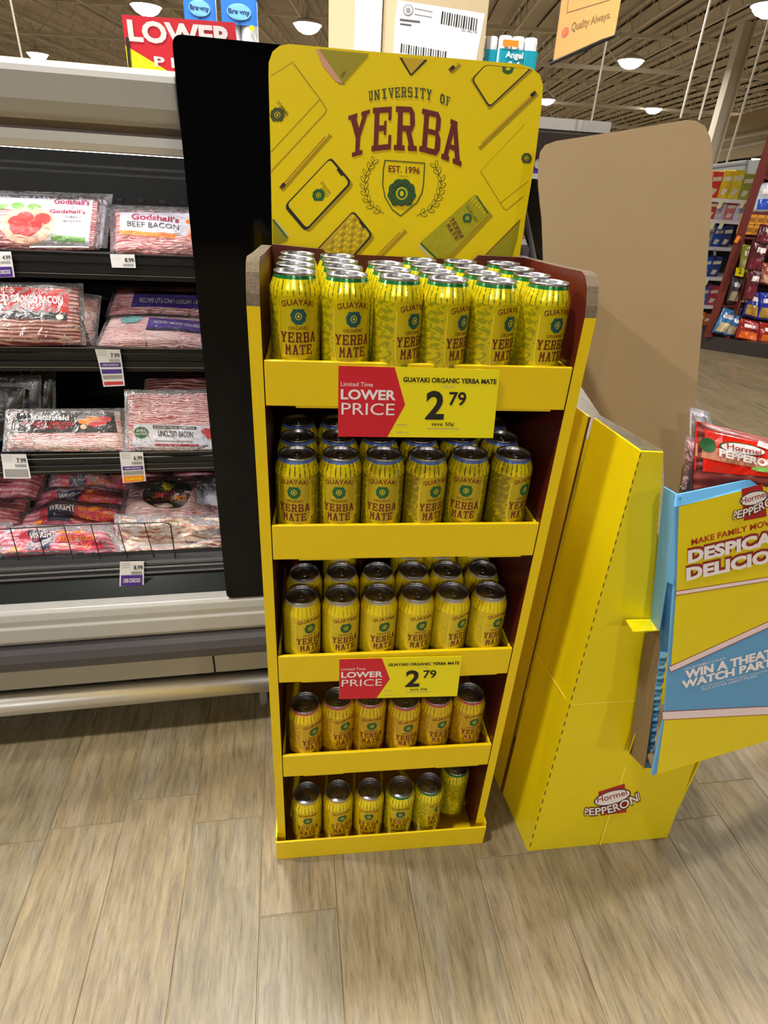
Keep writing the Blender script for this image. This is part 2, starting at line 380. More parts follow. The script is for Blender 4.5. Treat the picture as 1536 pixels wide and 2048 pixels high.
# bulkhead on the right with ledge
mb = MB()
a, b, c, d = aty(1396, 252, 30), aty(1600, 200, 30), aty(1600, 300, 30), aty(1390, 330, 30)
mb.slab([a, b, c, d], (0, .5, 0), wall_m); a2, b2 = aty(1396, 290, 29.9), aty(1600, 250, 29.9)
mb.tube(a2, b2, .12, joist_m, 6); mb.tube(aty(1396, 310, 29.9), aty(1600, 268, 29.9), .08, joist_m, 6)
o = struct(mb.build('trim_1'))
# steel column
mb = MB(); p = aty(1484, 110, 19); x, y = p.x, p.y
mb.box((x-.19, y, 0), (x-.15, y+.3, 5.8), joist_m); mb.box((x+.15, y, 0), (x+.19, y+.3, 5.8), joist_m); mb.box((x-.15, y+.12, 0), (x+.15, y+.16, 5.8), joist_m)
struct(mb.build('trim_2'))

# ceiling lights: every one a thing
emitm = mat('lamp_lens', (255, 250, 240), .5, vary=0, emit=26)
housing = mat('lamp_housing', (190, 186, 176), .5)
def lamp_proto():
    t = thing('ceiling_light', 'lamp', 'light')
    a = MB(); a.lathe([(.40, 0), (.40, .05), (.18, .14), (.05, .17), (.05, .45), (.001, .45)], housing, 16); a.build('lamp_housing', t)
    a = MB(); a.lathe([(.001, -.20), (.14, -.19), (.27, -.13), (.35, -.05), (.37, 0.0), (.39, 0.01)], emitm, 16); a.build('lens', t)  # lens oversized and domed to imitate the glow around the lamp
    a = MB(); a.tube((0, 0, .45), (0, 0, 1.3), .012, joist_m, 5); a.build('hanger', t)
    return t
lp = lamp_proto(); first = True
def copy_thing(t, loc, label=None, group=None, rotz=None):
    r = t.copy(); COL.objects.link(r); r.location = loc
    if rotz is not None: r.rotation_euler = (0, 0, rotz)
    if label: r['label'] = label
    if group: r['group'] = group
    for ch in list(t.children):
        c = ch.copy(); COL.objects.link(c); c.parent = r
        for g in ch.children:
            d = g.copy(); COL.objects.link(d); d.parent = c
    return r
LIGHTS = [((75, 108), 'bright round lamp at far left above the white case canopy'), ((292, 13), 'bright round lamp at the top edge above the red sale sign'),
          ((615, 50), 'bright round lamp between the blue towel packs and the cardboard box'), ((1262, 122), 'bright round lamp right of the hanging orange banner, largest of the right side'),
          ((1093, 200), 'bright round lamp at the upper right edge of the yellow header'), ((1307, 218), 'bright round lamp above the brown board'),
          ((1497, 238), 'bright round lamp right of the steel column, upper one'), ((1487, 287), 'bright round lamp right of the steel column, middle one'),
          ((1512, 318), 'small round lamp lowest at the right, above the grey panels'), ((1542, 12), 'round lamp in the top right corner')]
for (u, v), lab in LIGHTS:
    p = atz(u, v, LAMP_Z)
    if first: lp.location = p; lp['label'] = lab; lp['group'] = 'ceiling lamps'; first = False
    else: copy_thing(lp, p, lab, 'ceiling lamps')

# ================================================================== CANS
R = .033
def can_body_mat(name, leaf=(70, 104, 24), leafamt=.5, base=(214, 190, 6), band=None, tint=0):
    m = bpy.data.materials.new(name); m.use_nodes = True; nt = m.node_tree; b = nt.nodes['Principled BSDF']; L = nt.links
    def N(t, **k):
        n = nt.nodes.new(t)
        for a, v in k.items(): setattr(n, a, v)
        return n
    def M(op, a, b_=None, c=None):
        n = N('ShaderNodeMath', operation=op)
        for i, x in enumerate((a, b_, c)):
            if x is None: continue
            if isinstance(x, (int, float)): n.inputs[i].default_value = x
            else: L.new(x, n.inputs[i])
        return n.outputs[0]
    tc = N('ShaderNodeTexCoord'); sp = N('ShaderNodeSeparateXYZ'); L.new(tc.outputs['Object'], sp.inputs[0])
    ang = M('ARCTAN2', sp.outputs[0], M('MULTIPLY', sp.outputs[1], -1.0)); z = sp.outputs[2]
    aa = M('ABSOLUTE', ang)
    side = M('SMOOTH_MIN', M('MULTIPLY', M('SUBTRACT', aa, .78), 5.0), 1.0, .1)
    cv = N('ShaderNodeCombineXYZ'); L.new(M('MULTIPLY', ang, 4.5), cv.inputs[0]); L.new(M('MULTIPLY', z, 260.0), cv.inputs[1])
    nz = N('ShaderNodeTexNoise'); nz.inputs['Scale'].default_value = .8; nz.inputs['Detail'].default_value = 3; nz.inputs['Distortion'].default_value = .8; L.new(cv.outputs[0], nz.inputs['Vector'])
    lf = M('GREATER_THAN', M('ADD', nz.outputs['Fac'], M('MULTIPLY', side, .20)), .735-.1*leafamt)
    # striped palm leaves on the shoulder
    cv2 = N('ShaderNodeCombineXYZ'); L.new(M('MULTIPLY', ang, 1.0), cv2.inputs[0])
    st = M('SINE', M('MULTIPLY', ang, 27.0)); shoulder = M('GREATER_THAN', z, .130)
    stripe = M('MULTIPLY', shoulder, M('GREATER_THAN', M('ADD', st, M('MULTIPLY', nz.outputs['Fac'], 1.6)), 1.62))
    fac = M('MAXIMUM', M('MULTIPLY', lf, .6), stripe)
    mx = N('ShaderNodeMix', data_type='RGBA'); mx.inputs[6].default_value = (*lin(base), 1); mx.inputs[7].default_value = (*lin(leaf), 1); L.new(M('MULTIPLY', fac, .85), mx.inputs[0])
    last = mx.outputs[2]
    m2 = N('ShaderNodeMix', data_type='RGBA'); m2.inputs[7].default_value = (*lin((245, 220, 20)), 1); L.new(last, m2.inputs[6]); L.new(M('MULTIPLY', shoulder, M('SUBTRACT', .7, stripe)), m2.inputs[0]); last = m2.outputs[2]
    if band:
        m3 = N('ShaderNodeMix', data_type='RGBA'); m3.inputs[7].default_value = (*lin(band), 1); L.new(last, m3.inputs[6]); L.new(M('GREATER_THAN', z, .1492), m3.inputs[0]); last = m3.outputs[2]
    L.new(last, b.inputs['Base Color']); b.inputs['Metallic'].default_value = .35; b.inputs['Roughness'].default_value = .22; b.inputs['Coat Weight'].default_value = .4; b.inputs['Coat Roughness'].default_value = .08
    MATS[name] = m; return m
KINDS = {
    'lime': can_body_mat('can_paint_green_band', (60, 110, 30), .5, (206, 186, 8), (20, 110, 50)),
    'blue': can_body_mat('can_paint_blue_band', (40, 66, 18), 1.15, (192, 168, 8), (90, 120, 190)),
    'plain': can_body_mat('can_paint_plain', (176, 152, 10), .0, (208, 184, 20), (190, 180, 150)),
    'pink': can_body_mat('can_paint_pink_band', (150, 90, 20), .35, (206, 164, 10), (196, 90, 100)),
    'gold': can_body_mat('can_paint_gold', (120, 110, 12), .2, (216, 186, 0), (200, 170, 60)),
}
def cyl(x, z, h=1, r=R): a = x/r; rr = r+.00007+.00010*h; return V((rr*math.sin(a), -rr*math.cos(a), z))
def slab_letters(mb, S, word, mp, m, h=1):
    """college style slab serif capitals from straight strokes, in a unit cell each"""
    SH = {
     'Y': [[(0, 1), (.42, 1), (.42, .9), (0, .9)], [(.6, 1), (1, 1), (1, .9), (.6, .9)], [(.08, .95), (.34, .95), (.62, .5), (.38, .42)], [(.70, .95), (.92, .95), (.62, .42), (.44, .5)], [(.38, .5), (.62, .5), (.62, .05), (.38, .05)], [(.2, .1), (.8, .1), (.8, 0), (.2, 0)]],
     'E': [[(.1, 1), (.34, 1), (.34, 0), (.1, 0)], [(0, 1), (.95, 1), (.95, .87), (0, .87)], [(.8, 1), (.95, 1), (.95, .68), (.8, .68)], [(.3, .58), (.72, .58), (.72, .45), (.3, .45)], [(.6, .68), (.72, .68), (.72, .35), (.6, .35)], [(0, .13), (1, .13), (1, 0), (0, 0)], [(.85, .34), (1, .34), (1, 0), (.85, 0)]],
     'R': [[(.12, 1), (.36, 1), (.36, 0), (.12, 0)], [(0, 1), (.8, 1), (.8, .87), (0, .87)], [(.8, 1), (.95, .87), (.7, .80), (.7, .87)], [(.72, .88), (.95, .88), (.95, .58), (.72, .58)], [(.72, .6), (.95, .6), (.82, .44), (.72, .47)], [(.3, .57), (.82, .57), (.82, .44), (.3, .44)], [(.5, .5), (.74, .5), (.92, .08), (.68, .08)], [(0, .12), (.48, .12), (.48, 0), (0, 0)], [(.62, .12), (1.02, .12), (1.02, 0), (.62, 0)]],
     'B': [[(.12, 1), (.36, 1), (.36, 0), (.12, 0)], [(0, 1), (.8, 1), (.8, .87), (0, .87)], [(.72, 1), (.80, 1), (.95, .87), (.95, .62), (.85, .52), (.72, .52)], [(.3, .57), (.85, .57), (.85, .45), (.3, .45)], [(.74, .52), (.88, .52), (1, .4), (1, .14), (.86, 0), (.74, 0)], [(0, .13), (.86, .13), (.86, 0), (0, 0)]],
     'A': [[(.28, 1), (.68, 1), (.68, .88), (.28, .88)], [(.36, .95), (.6, .95), (.3, .05), (.08, .05)], [(.42, .95), (.66, .95), (.95, .05), (.7, .05)], [(.25, .42), (.78, .42), (.78, .3), (.25, .3)], [(0, .12), (.4, .12), (.4, 0), (0, 0)], [(.58, .12), (1.02, .12), (1.02, 0), (.58, 0)]],
     'M': [[(.1, 1), (.3, 1), (.3, 0), (.1, 0)], [(.7, 1), (.9, 1), (.9, 0), (.7, 0)], [(.1, 1), (.32, 1), (.56, .35), (.44, .35)], [(.68, 1), (.9, 1), (.56, .35), (.44, .35)], [(0, .1), (.38, .1), (.38, 0), (0, 0)], [(.62, .1), (1, .1), (1, 0), (.62, 0)]],
     'U': [[(.12, .95), (.34, .95), (.34, .15), (.12, .15)], [(.66, .95), (.88, .95), (.88, .15), (.66, .15)], [(.12, .2), (.88, .2), (.74, 0), (.26, 0)], [(0, 1), (.46, 1), (.46, .87), (0, .87)], [(.54, 1), (1, 1), (1, .87), (.54, .87)]],
     'N': [[(.12, 1), (.3, 1), (.3, 0), (.12, 0)], [(.7, 1), (.88, 1), (.88, 0), (.7, 0)], [(.12, 1), (.36, 1), (.88, 0), (.64, 0)], [(0, .12), (.42, .12), (.42, 0), (0, 0)], [(.58, 1), (1, 1), (1, .88), (.58, .88)]],
     'I': [[(.36, 1), (.64, 1), (.64, 0), (.36, 0)], [(.14, 1), (.86, 1), (.86, .87), (.14, .87)], [(.14, .13), (.86, .13), (.86, 0), (.14, 0)]],
     'V': [[(.08, .95), (.32, .95), (.6, 0), (.4, 0)], [(.68, .95), (.92, .95), (.6, 0), (.4, 0)], [(0, 1), (.42, 1), (.42, .88), (0, .88)], [(.58, 1), (1, 1), (1, .88), (.58, .88)]],
     'S': [[(.15, 1), (.85, 1), (.9, .85), (.1, .85)], [(.08, .9), (.3, .9), (.3, .5), (.08, .55)], [(.08, .6), (.9, .58), (.9, .43), (.08, .46)], [(.7, .5), (.92, .5), (.92, .1), (.7, .1)], [(.1, .15), (.9, .15), (.85, 0), (.15, 0)], [(.78, .92), (.92, .92), (.92, .7), (.78, .7)], [(.08, .3), (.22, .3), (.22, .08), (.08, .08)]],
     'O': [[(.1, .8), (.34, .8), (.34, .2), (.1, .2)], [(.66, .8), (.9, .8), (.9, .2), (.66, .2)], [(.28, 1), (.72, 1), (.9, .8), (.1, .8)], [(.1, .2), (.9, .2), (.72, 0), (.28, 0)]],
     'F': [[(.12, 1), (.36, 1), (.36, 0), (.12, 0)], [(0, 1), (.95, 1), (.95, .87), (0, .87)], [(.8, 1), (.95, 1), (.95, .66), (.8, .66)], [(.3, .57), (.72, .57), (.72, .44), (.3, .44)], [(0, .12), (.5, .12), (.5, 0), (0, 0)]],
     ' ': [],
     'T': [[(.38, 1), (.62, 1), (.62, 0), (.38, 0)], [(0, 1), (1, 1), (1, .87), (0, .87)], [(0, 1), (.14, 1), (.14, .7), (0, .7)], [(.86, 1), (1, 1), (1, .7), (.86, .7)], [(.22, .1), (.78, .1), (.78, 0), (.22, 0)]],
    }
    n = len(word); cw = 1/n
    for i, ch in enumerate(word):
        for q in SH[ch]:
            hk = h+.12*SH[ch].index(q)
            if len(q) == 4:
                for a in range(3):
                    qq = [lerp2(q[0], q[1], a/3), lerp2(q[0], q[1], (a+1)/3), lerp2(q[3], q[2], (a+1)/3), lerp2(q[3], q[2], a/3)]
                    mb.poly([S(*mp((i+.06+x*.86)*cw, y), hk) for x, y in qq], m)
            else: mb.poly([S(*mp((i+.06+x*.86)*cw, y), hk) for x, y in q], m)
LOGO_RED = mat('can_lettering_maroon', (112, 34, 24), .3, metal=.3, vary=0)
PANEL = mat('can_panel_line', (236, 214, 50), .3, metal=.3, vary=0)
def emblem(mb, S, c, r, ring, core, h=1):
    k = 26
    P = []
    for i in range(k):
        t = 2*PI*i/k; rr = r*(1+.06*math.cos(9*t)); P.append((c[0]+rr*math.sin(t), c[1]+rr*math.cos(t)*1.05-(r*.16 if abs(math.sin(t)) < .3 and math.cos(t) > 0 else 0)))
    for i in range(k):
        for f0, f1 in ((.0, .35), (.35, .7), (.7, 1.0)):
            mb.poly([S(*lerp2(c, P[i], f0), h), S(*lerp2(c, P[i], f1), h), S(*lerp2(c, P[(i+1) % k], f1), h), S(*lerp2(c, P[(i+1) % k], f0), h)][(1 if f0 == 0 else 0):], ring)
    put_disc(mb, S, c, r*.42, r*.46, core, h+1, 14); put_disc(mb, S, c, r*.32, r*.36, ring, h+2, 14); put_disc(mb, S, (c[0], c[1]), r*.14, r*.2, core, h+3, 10)
def can_proto(kind, lit=True):
    t = thing('drink_can', 'can', 'can')
    bm_ = KINDS[kind]
    b = MB(); b.lathe([(.0001, .006), (.020, .004), (.0235, 0), (.026, .001), (.0325, .009), (.033, .012), (.033, .132), (.0322, .138), (.0268, .1515), (.0262, .1535)], bm_, 32); b.build('body', t, smooth=True)
    l = MB(); l.lathe([(.0262, .1533), (.0272, .1552), (.0266, .157), (.0258, .157), (.0250, .1552), (.0245, .1520), (.0235, .1508), (.0225, .1524), (.0001, .1524)], alu, 28)
    lo = l.build('lid', t, smooth=True)
    p = MB(); pts = [(.0075*math.cos(a), .002+.012*math.sin(a)) for a in [2*PI*i/16 for i in range(16)]]
    p.slab([(x, y, .1527) for x, y in pts], (0, 0, .0011), alu); p.lathe([(.0001, .1545), (.002, .1545), (.002, .1535)], alu, 8); p.build('pull_tab', lo)
    h = MB(); put_disc(h, lambda x, y, k=0: V((x, y, .1526)), (0, -.012), .0085, .0062, mat('lid_score', (150, 150, 152), .4, metal=1, vary=0), 0, 16); h.build('mouth_panel', lo)
    g = MB()
    put_text(g, cyl, 'GUAYAKI', curvemap([(-.021, .1165), (-.011, .119), (0, .1197), (.011, .119), (.021, .1165)], [(-.0225, .1235), (-.0115, .1262), (0, .127), (.0115, .1262), (.0225, .1235)]), LOGO_RED, 1, .012)
    put_text(g, cyl, 'ORGANIC', quadmap([(-.0135, .0890), (.0135, .0890), (.0135, .0935), (-.0135, .0935)]), LOGO_RED, 1, .004)
    slab_letters(g, cyl, 'YERBA', quadmap([(-.025, .0730), (.025, .0730), (.025, .0860), (-.025, .0860)]), LOGO_RED)
    slab_letters(g, cyl, 'MATE', quadmap([(-.019, .0570), (.019, .0570), (.019, .0700), (-.019, .0700)]), LOGO_RED)
    put_text(g, cyl, {'lime': 'ENLIGHTEN MINT', 'blue': 'BLUEPHORIA'}.get(kind, 'ORANGE EXUBERANCE' if kind == 'pink' else 'LEMON ELATION'), quadmap([(-.016, .0470), (.016, .0470), (.016, .0505), (-.016, .0505)]), LOGO_RED if kind != 'lime' else green, 1, .005)
    g.build('lettering', t, fix=False)
    e = MB(); emblem(e, cyl, (0, .1060), .0102, teal if kind == 'lime' else green, PANEL); e.build('emblem', t, fix=False)
    q = MB(); pts = [(-.024+.006*math.cos(PI*.5*i/5)*0-0, .10-i*.011) for i in range(6)]
    U = [(-.0262, .118), (-.0260, .10), (-.0257, .08), (-.0250, .064), (-.0228, .052), (-.0175, .0435), (-.009, .0398), (0, .0388), (.009, .0398), (.0175, .0435), (.0228, .052), (.0250, .064), (.0257, .08), (.0260, .10), (.0262, .118)]
    put_line(q, cyl, U, .0014, PANEL, 1); q.build('panel_outline', t, fix=False)
    return t
PROTO = {}
def place_can(kind, x, y, z, rz, label, group):
    if kind not in PROTO:
        t = can_proto(kind); PROTO[kind] = t; t.location = (x, y, z); t.rotation_euler = (0, 0, rz); t['label'] = label; t['group'] = group; return t
    return copy_thing(PROTO[kind], (x, y, z), label, group, rz)
ORD = ['leftmost', 'second from the left', 'third from the left', 'third from the right', 'second from the right', 'rightmost']
ROWN = ['front row', 'second row', 'third row', 'back row']
TRZ = [1.098, .846, .580, .319, .061]
def rot(d): return math.radians(d)
# tray 1 (top)
y1 = [.040, .034, .030, .030, .034, .038]
x1 = [.042, .109, .177, .241, .308, .382]
face1 = [8, 14, 36, 40, 34, 18]
for c in range(6):
    for r in range(4):
        if c == 2 and r == 3: continue
        y = y1[c]+r*.0665; x = x1[c] - (.0015*r if c else 0)
        place_can('lime', x, y, TRZ[0]-.0508, rot(face1[c] if r == 0 else random.uniform(-40, 40)), f'green rimmed yellow tea can in top tray, {ROWN[r]}, {ORD[c]}', 'cans in the top tray')
x2 = [.040, .105, .171, .238, .306, .376]; face2 = [-8, -5, -6, 22, -14, 32]
for c in range(6):
    for r in range(3):
        if r == 2 and c in (2, 3): continue
        place_can('blue', x2[c], .036+r*.068+(.004 if c > 3 else 0), TRZ[1]-.0508, rot(face2[c] if r == 0 else random.uniform(-30, 30)), f'blue rimmed leafy tea can in second tray, {ROWN[r]}, {ORD[c]}', 'cans in the second tray')
x3 = [.043, .111, .178, .244, .309, .377]; face3 = [26, 14, 14, 14, 30, 24]
for c in range(6):
    for r in range(3):
        if r == 2 and c not in (3, 4, 5, 1): continue
        place_can('plain', x3[c]+(0.004 if r else 0), .038+r*.068, TRZ[2]-.0508, rot(face3[c] if r == 0 else random.uniform(-30, 30)), f'plain yellow tea can in third tray, {ROWN[r]}, {ORD[c]}', 'cans in the third tray')
x4 = [.046, .110, .174, .242, .308, .376]; y4 = [.038, .048, .048, .038, .042, .044]; face4 = [32, 26, 4, 10, 16, 12]
for c in range(6):
    place_can('pink', x4[c], y4[c], TRZ[3]-.0508, rot(face4[c]), f'amber yellow tea can in the fourth tray, {ORD[c]}', 'cans in the fourth tray')
x5 = [.046, .114, .182, .250, .316, .384]; y5 = [.030, .030, .030, .030, .034, .075]; face5 = [4, 14, -4, -2, 34, 150]
for c in range(6):
    place_can('lime' if c in (3, 4, 5) else 'gold', x5[c], y5[c], .0035, rot(face5[c]), f'yellow tea can in the bottom tray, {ORD[c]}'+(', turned away and pushed back' if c == 5 else ''), 'cans in the bottom tray')

# ================================================================== DRINK DISPLAY STAND
WT = .425; DEP = .292
st = thing('display_stand', 'tall yellow cardboard floor display with arched header and five trays of tea cans', 'display', (WT/2, .15, 0))
def tray(zt, lip=.062, x0=.001, x1=WT-.001, y0=0.0, bot=None, sag=0):
    m = MB(); zb = zt-lip if bot is None else bot; t = .004
    m.box((x0, y0+.0068, zb+.001), (x1, DEP-.004, zb+.001+.010), yellow)
    fl = m.build('tray_floor', st)
    m = MB(); m.box((x0, y0, zb), (x1, y0+.0065, zt), yellow); f = m.build('front_lip', fl, bevel=.0012)
    m = MB(); m.box((x0, y0+.0065, zb+.011), (x0+.0045, DEP-.006, zt-.004), yellow); m.build('side_flap', fl); m = MB(); m.box((x1-.0045, y0+.0065, zb+.011), (x1, DEP-.006, zt-.004), yellow); m.build('side_flap', fl)
    m = MB(); m.box((x0+.04, y0+.001, zb-.0025), (x0+.12, y0+.006, zb+.0), yellow); m.build('lock_tab', fl); m = MB(); m.box((x1-.11, y0+.001, zb-.0025), (x1-.02, y0+.006, zb+.0), yellow); m.build('lock_tab', fl)
    return fl
for z in TRZ[:4]: tray(z)
# base tray, wider
m = MB(); t = .0035
m.box((-.0205, -.0150, 0), (WT+.0205, DEP+.012, .0032), yellow); fl = m.build('base_tray', st)
m = MB(); m.box((-.0205, -.0155, 0), (WT+.0205, -.0115, .0614), yellow)
for i in range(14): pass
m.build('front_lip', fl, bevel=.001)
m = MB(); m.box((-.0205, -.0115, .0032), (-.0175, DEP+.012, .075), yellow); m.build('side_flap', fl); m = MB(); m.box((WT+.0175, -.0115, .0032), (WT+.0205, DEP+.012, .070), yellow); m.build('side_flap', fl)
# side panels: outer yellow, inner maroon, cut edge kraft at the top front corner
def side(sgn):
    xo, xi = (-.0172, -.0006) if sgn < 0 else (WT+.0172, WT+.0006)
    prof = [(0, .0045), (0, 1.165), (.004, 1.180), (.014, 1.203), (.026, 1.214), (.040, 1.218), (.12, 1.214), (DEP, 1.208), (DEP, .0045)]
    m = MB(); d = V((xi-xo, 0, 0)); P = [V((xo, y+.0008, z)) for y, z in prof]
    m.poly(P, yellow); m.poly([p+d for p in P][::-1], maroon_c)
    n = len(P)
    for i in range(n):
        k = kraft_d if 1 <= i < 7 else yellow
        a, b = P[i], P[(i+1) % n]
        if k is kraft_d:      # layered corrugated edge with ridges
            L = 8
            for j in range(L):
                f0, f1 = j/L, (j+.72)/L; q0 = V((0, 0, 0)); up = V((0, 0, .0012))
                m.poly([a+d*f0, a+d*f1, b+d*f1, b+d*f0], kraft_d)
                m.poly([a+d*f1-up, a+d*((j+1)/L)-up, b+d*((j+1)/L)-up, b+d*f1-up], kraft_d)
                m.poly([a+d*f1, a+d*f1-up, b+d*f1-up, b+d*f1], kraft_d)
        else: m.poly([a, a+d, b+d, b], k)
    o = m.build('side_panel', st, fix=False); o['label'] = ('left' if sgn < 0 else 'right')+' side wall, yellow outside and maroon inside'
side(-1); side(1)
m = MB(); m.box((-.0006, DEP-.003, .0045), (WT+.0006, DEP, 1.20), maroon_c); m.build('back_panel', st)
# the maroon return flaps at the back top
m = MB(); yb = DEP-.012
def fl_poly(pts, nm):
    m = MB(); m.slab([V((x, yb, z)) for x, z in pts], (0, .005, 0), maroon_c, kraft_d); m.build(nm, st)
fl_poly([(0, 1.04), (0, 1.211), (.082, 1.207), (.090, 1.200), (.088, 1.185), (.066, 1.150), (.06, 1.04)], 'return_flap')
fl_poly([(WT, 1.04), (WT, 1.209), (.345, 1.209), (.336, 1.200), (.336, 1.185), (.36, 1.150), (.366, 1.04)], 'return_flap')
# header
YH = DEP+.001
SHD = plane_surf((0, YH, 1.3), (0, -1, 0), .00022)
edge = [(546, 575), (541, 300), (537, 150), (537.5, 125), (545, 103), (560, 91), (578, 88), (700, 99), (900, 116), (1040, 128), (1064, 136), (1080, 150), (1086, 170), (1084, 205), (1070, 320), (1050, 440), (1030, 575)]
m = MB(); m.slab([SHD(u, v, 0) for u, v in edge], (0, .0055, 0), header_y, kraft_d); hd = m.build('header', st); hd['label'] = 'arched printed yellow header board'
# ---- header print, zoom coordinates (520,60)+(x,y)/2.648
def HS(x, y, h=0): return SHD(520+x/2.648, 60+y/2.648, h)
shade_y = mat('header_print_shadow', (168, 142, 2), .35, vary=0); shade_y2 = mat('header_print_shadow_soft', (190, 162, 0), .35, vary=0)
lite_y = mat('header_print_light', (226, 200, 20), .3, vary=0); olv = mat('header_print_olive', (150, 140, 14), .35, vary=0); pink = mat('header_print_pink', (205, 150, 120), .4, vary=0)
pencil = mat('header_print_pencil', (222, 176, 10), .35, vary=0)
def phone(pts, screen, nm, r=26, wd=7):
    m = MB(); put_poly(m, HS, rounded([(x+14, y+16) for x, y in pts], r), shade_y, 1); put_poly(m, HS, rounded([(x-2, y+7) for x, y in pts], r), ink, 2); put_poly(m, HS, rounded(pts, r), ink, 3)
    c = (sum(p[0] for p in pts)/len(pts), sum(p[1] for p in pts)/len(pts))
    k = [(c[0]+(x-c[0])*(1-wd/90), c[1]+(y-c[1])*(1-wd/110)) for x, y in pts]; put_poly(m, HS, rounded(k, r*.85), screen, 4)
    return m, k
m, k = phone([(375, 672), (486, 805), (242, 1062), (130, 930)], header_y, 'p'); put_line(m, HS, [(412, 738), (434, 768)], 13, ink, 5)
emblem(m, HS, (310, 876), 33, green, lite_y, 5); put_text(m, HS, 'GUAYAKI', quadmap([(330, 800), (378, 862), (366, 872), (318, 810)]), olive, 5); put_text(m, HS, 'YERBA MATE', quadmap([(330, 830), (366, 876), (354, 886), (318, 840)]), olive, 5)
m.build('printed_phone', hd, fix=False)
m, k = phone([(495, 955), (598, 1083), (440, 1260), (255, 1210)], mat('header_print_tiles', (196, 160, 20), .4, vary=.3, scale=900), 'p'); put_line(m, HS, [(530, 1016), (552, 1046)], 12, ink, 5)
qm = quadmap([(305, 1212), (425, 1240), (582, 1085), (494, 968)])
for i in range(9):
    for j in range(7):
        u0, v0_ = (j+.15)/7, (i+.15)/9; put_poly(m, HS, [qm(u0, v0_), qm(u0+.1, v0_), qm(u0+.1, v0_+.07), qm(u0, v0_+.07)], lite_y if (i+j) % 3 else olv, 5)
m.build('printed_phone', hd, fix=False)
m = MB(); put_poly(m, HS, [(738, 146), (888, 158), (805, 240), (795, 240)], ink, 2); put_poly(m, HS, [(752, 148), (872, 157), (804, 230), (798, 230)], MATS['header_print_tiles'], 3); m.build('printed_phone', hd, fix=False)
m = MB(); put_poly(m, HS, rounded([(1192, 186), (1112, 262), (1215, 425), (1445, 215), (1440, 206)], 14), shade_y, 1)
put_poly(m, HS, rounded([(1192, 184), (1120, 262), (1215, 412), (1432, 208), (1425, 206)], 22), ink, 2); put_poly(m, HS, rounded([(1194, 188), (1129, 262), (1217, 402), (1424, 208), (1420, 206)], 20), header_y, 3)
put_poly(m, HS, [(1282, 195), (1285, 222), (1310, 236), (1336, 226), (1345, 200)], green, 4); put_disc(m, HS, (1314, 206), 14, 8, lite_y, 5, 10); m.build('printed_phone', hd, fix=False)
m = MB(); put_poly(m, HS, [(300, 104), (340, 108), (452, 290), (420, 290)], shade_y, 1); put_poly(m, HS, [(296, 100), (320, 106), (440, 284), (400, 272), (330, 190)], pink, 2); put_poly(m, HS, [(312, 100), (578, 126), (440, 282)], olv, 3)
put_text(m, HS, 'YERBA', quadmap([(424, 250), (444, 214), (456, 222), (436, 258)]), olive, 4); m.build('printed_notebook', hd, fix=False)
m = MB(); put_line(m, HS, [(58, 645), (318, 366)], 4, olv, 1); put_line(m, HS, [(58, 750), (345, 440), (352, 420), (318, 366), (180, 180)], 6, shade_y, 1); put_line(m, HS, [(60, 240), (180, 165)], 4, shade_y2, 1)
emblem(m, HS, (92, 450), 38, olive, lite_y, 2); put_text(m, HS, 'GUAYAKI', quadmap([(98, 372), (152, 440), (140, 452), (86, 384)]), olive, 2); put_text(m, HS, 'YERBA MATE', quadmap([(118, 400), (150, 452), (140, 460), (108, 410)]), olive, 2); m.build('printed_notebook', hd, fix=False)
m = MB(); put_line(m, HS, [(1168, 748), (1290, 945), (1305, 955), (1395, 880)], 5, shade_y, 1); put_line(m, HS, [(1275, 915), (1420, 800)], 3, olv, 1); put_line(m, HS, [(1170, 745), (1400, 500)], 2, olv, 1)
emblem(m, HS, (1412, 680), 28, olive, lite_y, 2); m.build('printed_notebook', hd, fix=False)
m = MB(); put_poly(m, HS, [(1195, 1190), (1378, 1005), (1362, 1110), (1335, 1205)], olv, 1); put_line(m, HS, [(1195, 1190), (1378, 1005)], 4, maroon, 2); m.build('printed_notebook', hd, fix=False)
def pen(a, b, wd, flip=False):
    m = MB(); a, b = V(a), V(b); d = (b-a).normalized(); n = V((-d.y, d.x)) * wd/2
    T = lambda p: (p.x, p.y)
    sh = V((10, 12)); put_poly(m, HS, [T(a+n+sh), T(a-n+sh), T(b-n+sh), T(b+n+sh)], shade_y, 1)
    put_poly(m, HS, [T(a+n), T(a-n), T(b-n-d*30), T(b+n-d*30)], pencil, 2); put_poly(m, HS, [T(b-n-d*30), T(b+n-d*30), T(b+n*.2-d*5), T(b-n*.2-d*5)], lite_y, 2); put_poly(m, HS, [T(b-n*.25-d*8), T(b+n*.25-d*8), T(b)], ink, 3)
    put_line(m, HS, [T(a-n*.35+d*30), T(b-n*.35-d*30)], wd*.22, olv, 3)
    put_poly(m, HS, [T(a+n), T(a-n), T(a-n+d*14), T(a+n+d*14)], maroon, 3); put_poly(m, HS, [T(a+n*1.1+d*14), T(a-n*1.1+d*14), T(a-n*1.1+d*34), T(a+n*1.1+d*34)], ink, 3); m.build('printed_pencil', hd, fix=False)
pen((108, 838), (366, 545), 17); pen((1460, 326), (1153, 620), 17); pen((545, 1275), (765, 1052), 17); pen((1003, 214), (1052, 172), 17)
m = MB(); put_poly(m, HS, [(1160, 900), (1235, 985), (1000, 1235), (940, 1235)], shade_y, 1)
put_poly(m, HS, rounded([(1140, 868), (1214, 975), (962, 1236), (848, 1125)], 12), mat('header_can_art', (168, 158, 14), .35, vary=.25, scale=220), 2)
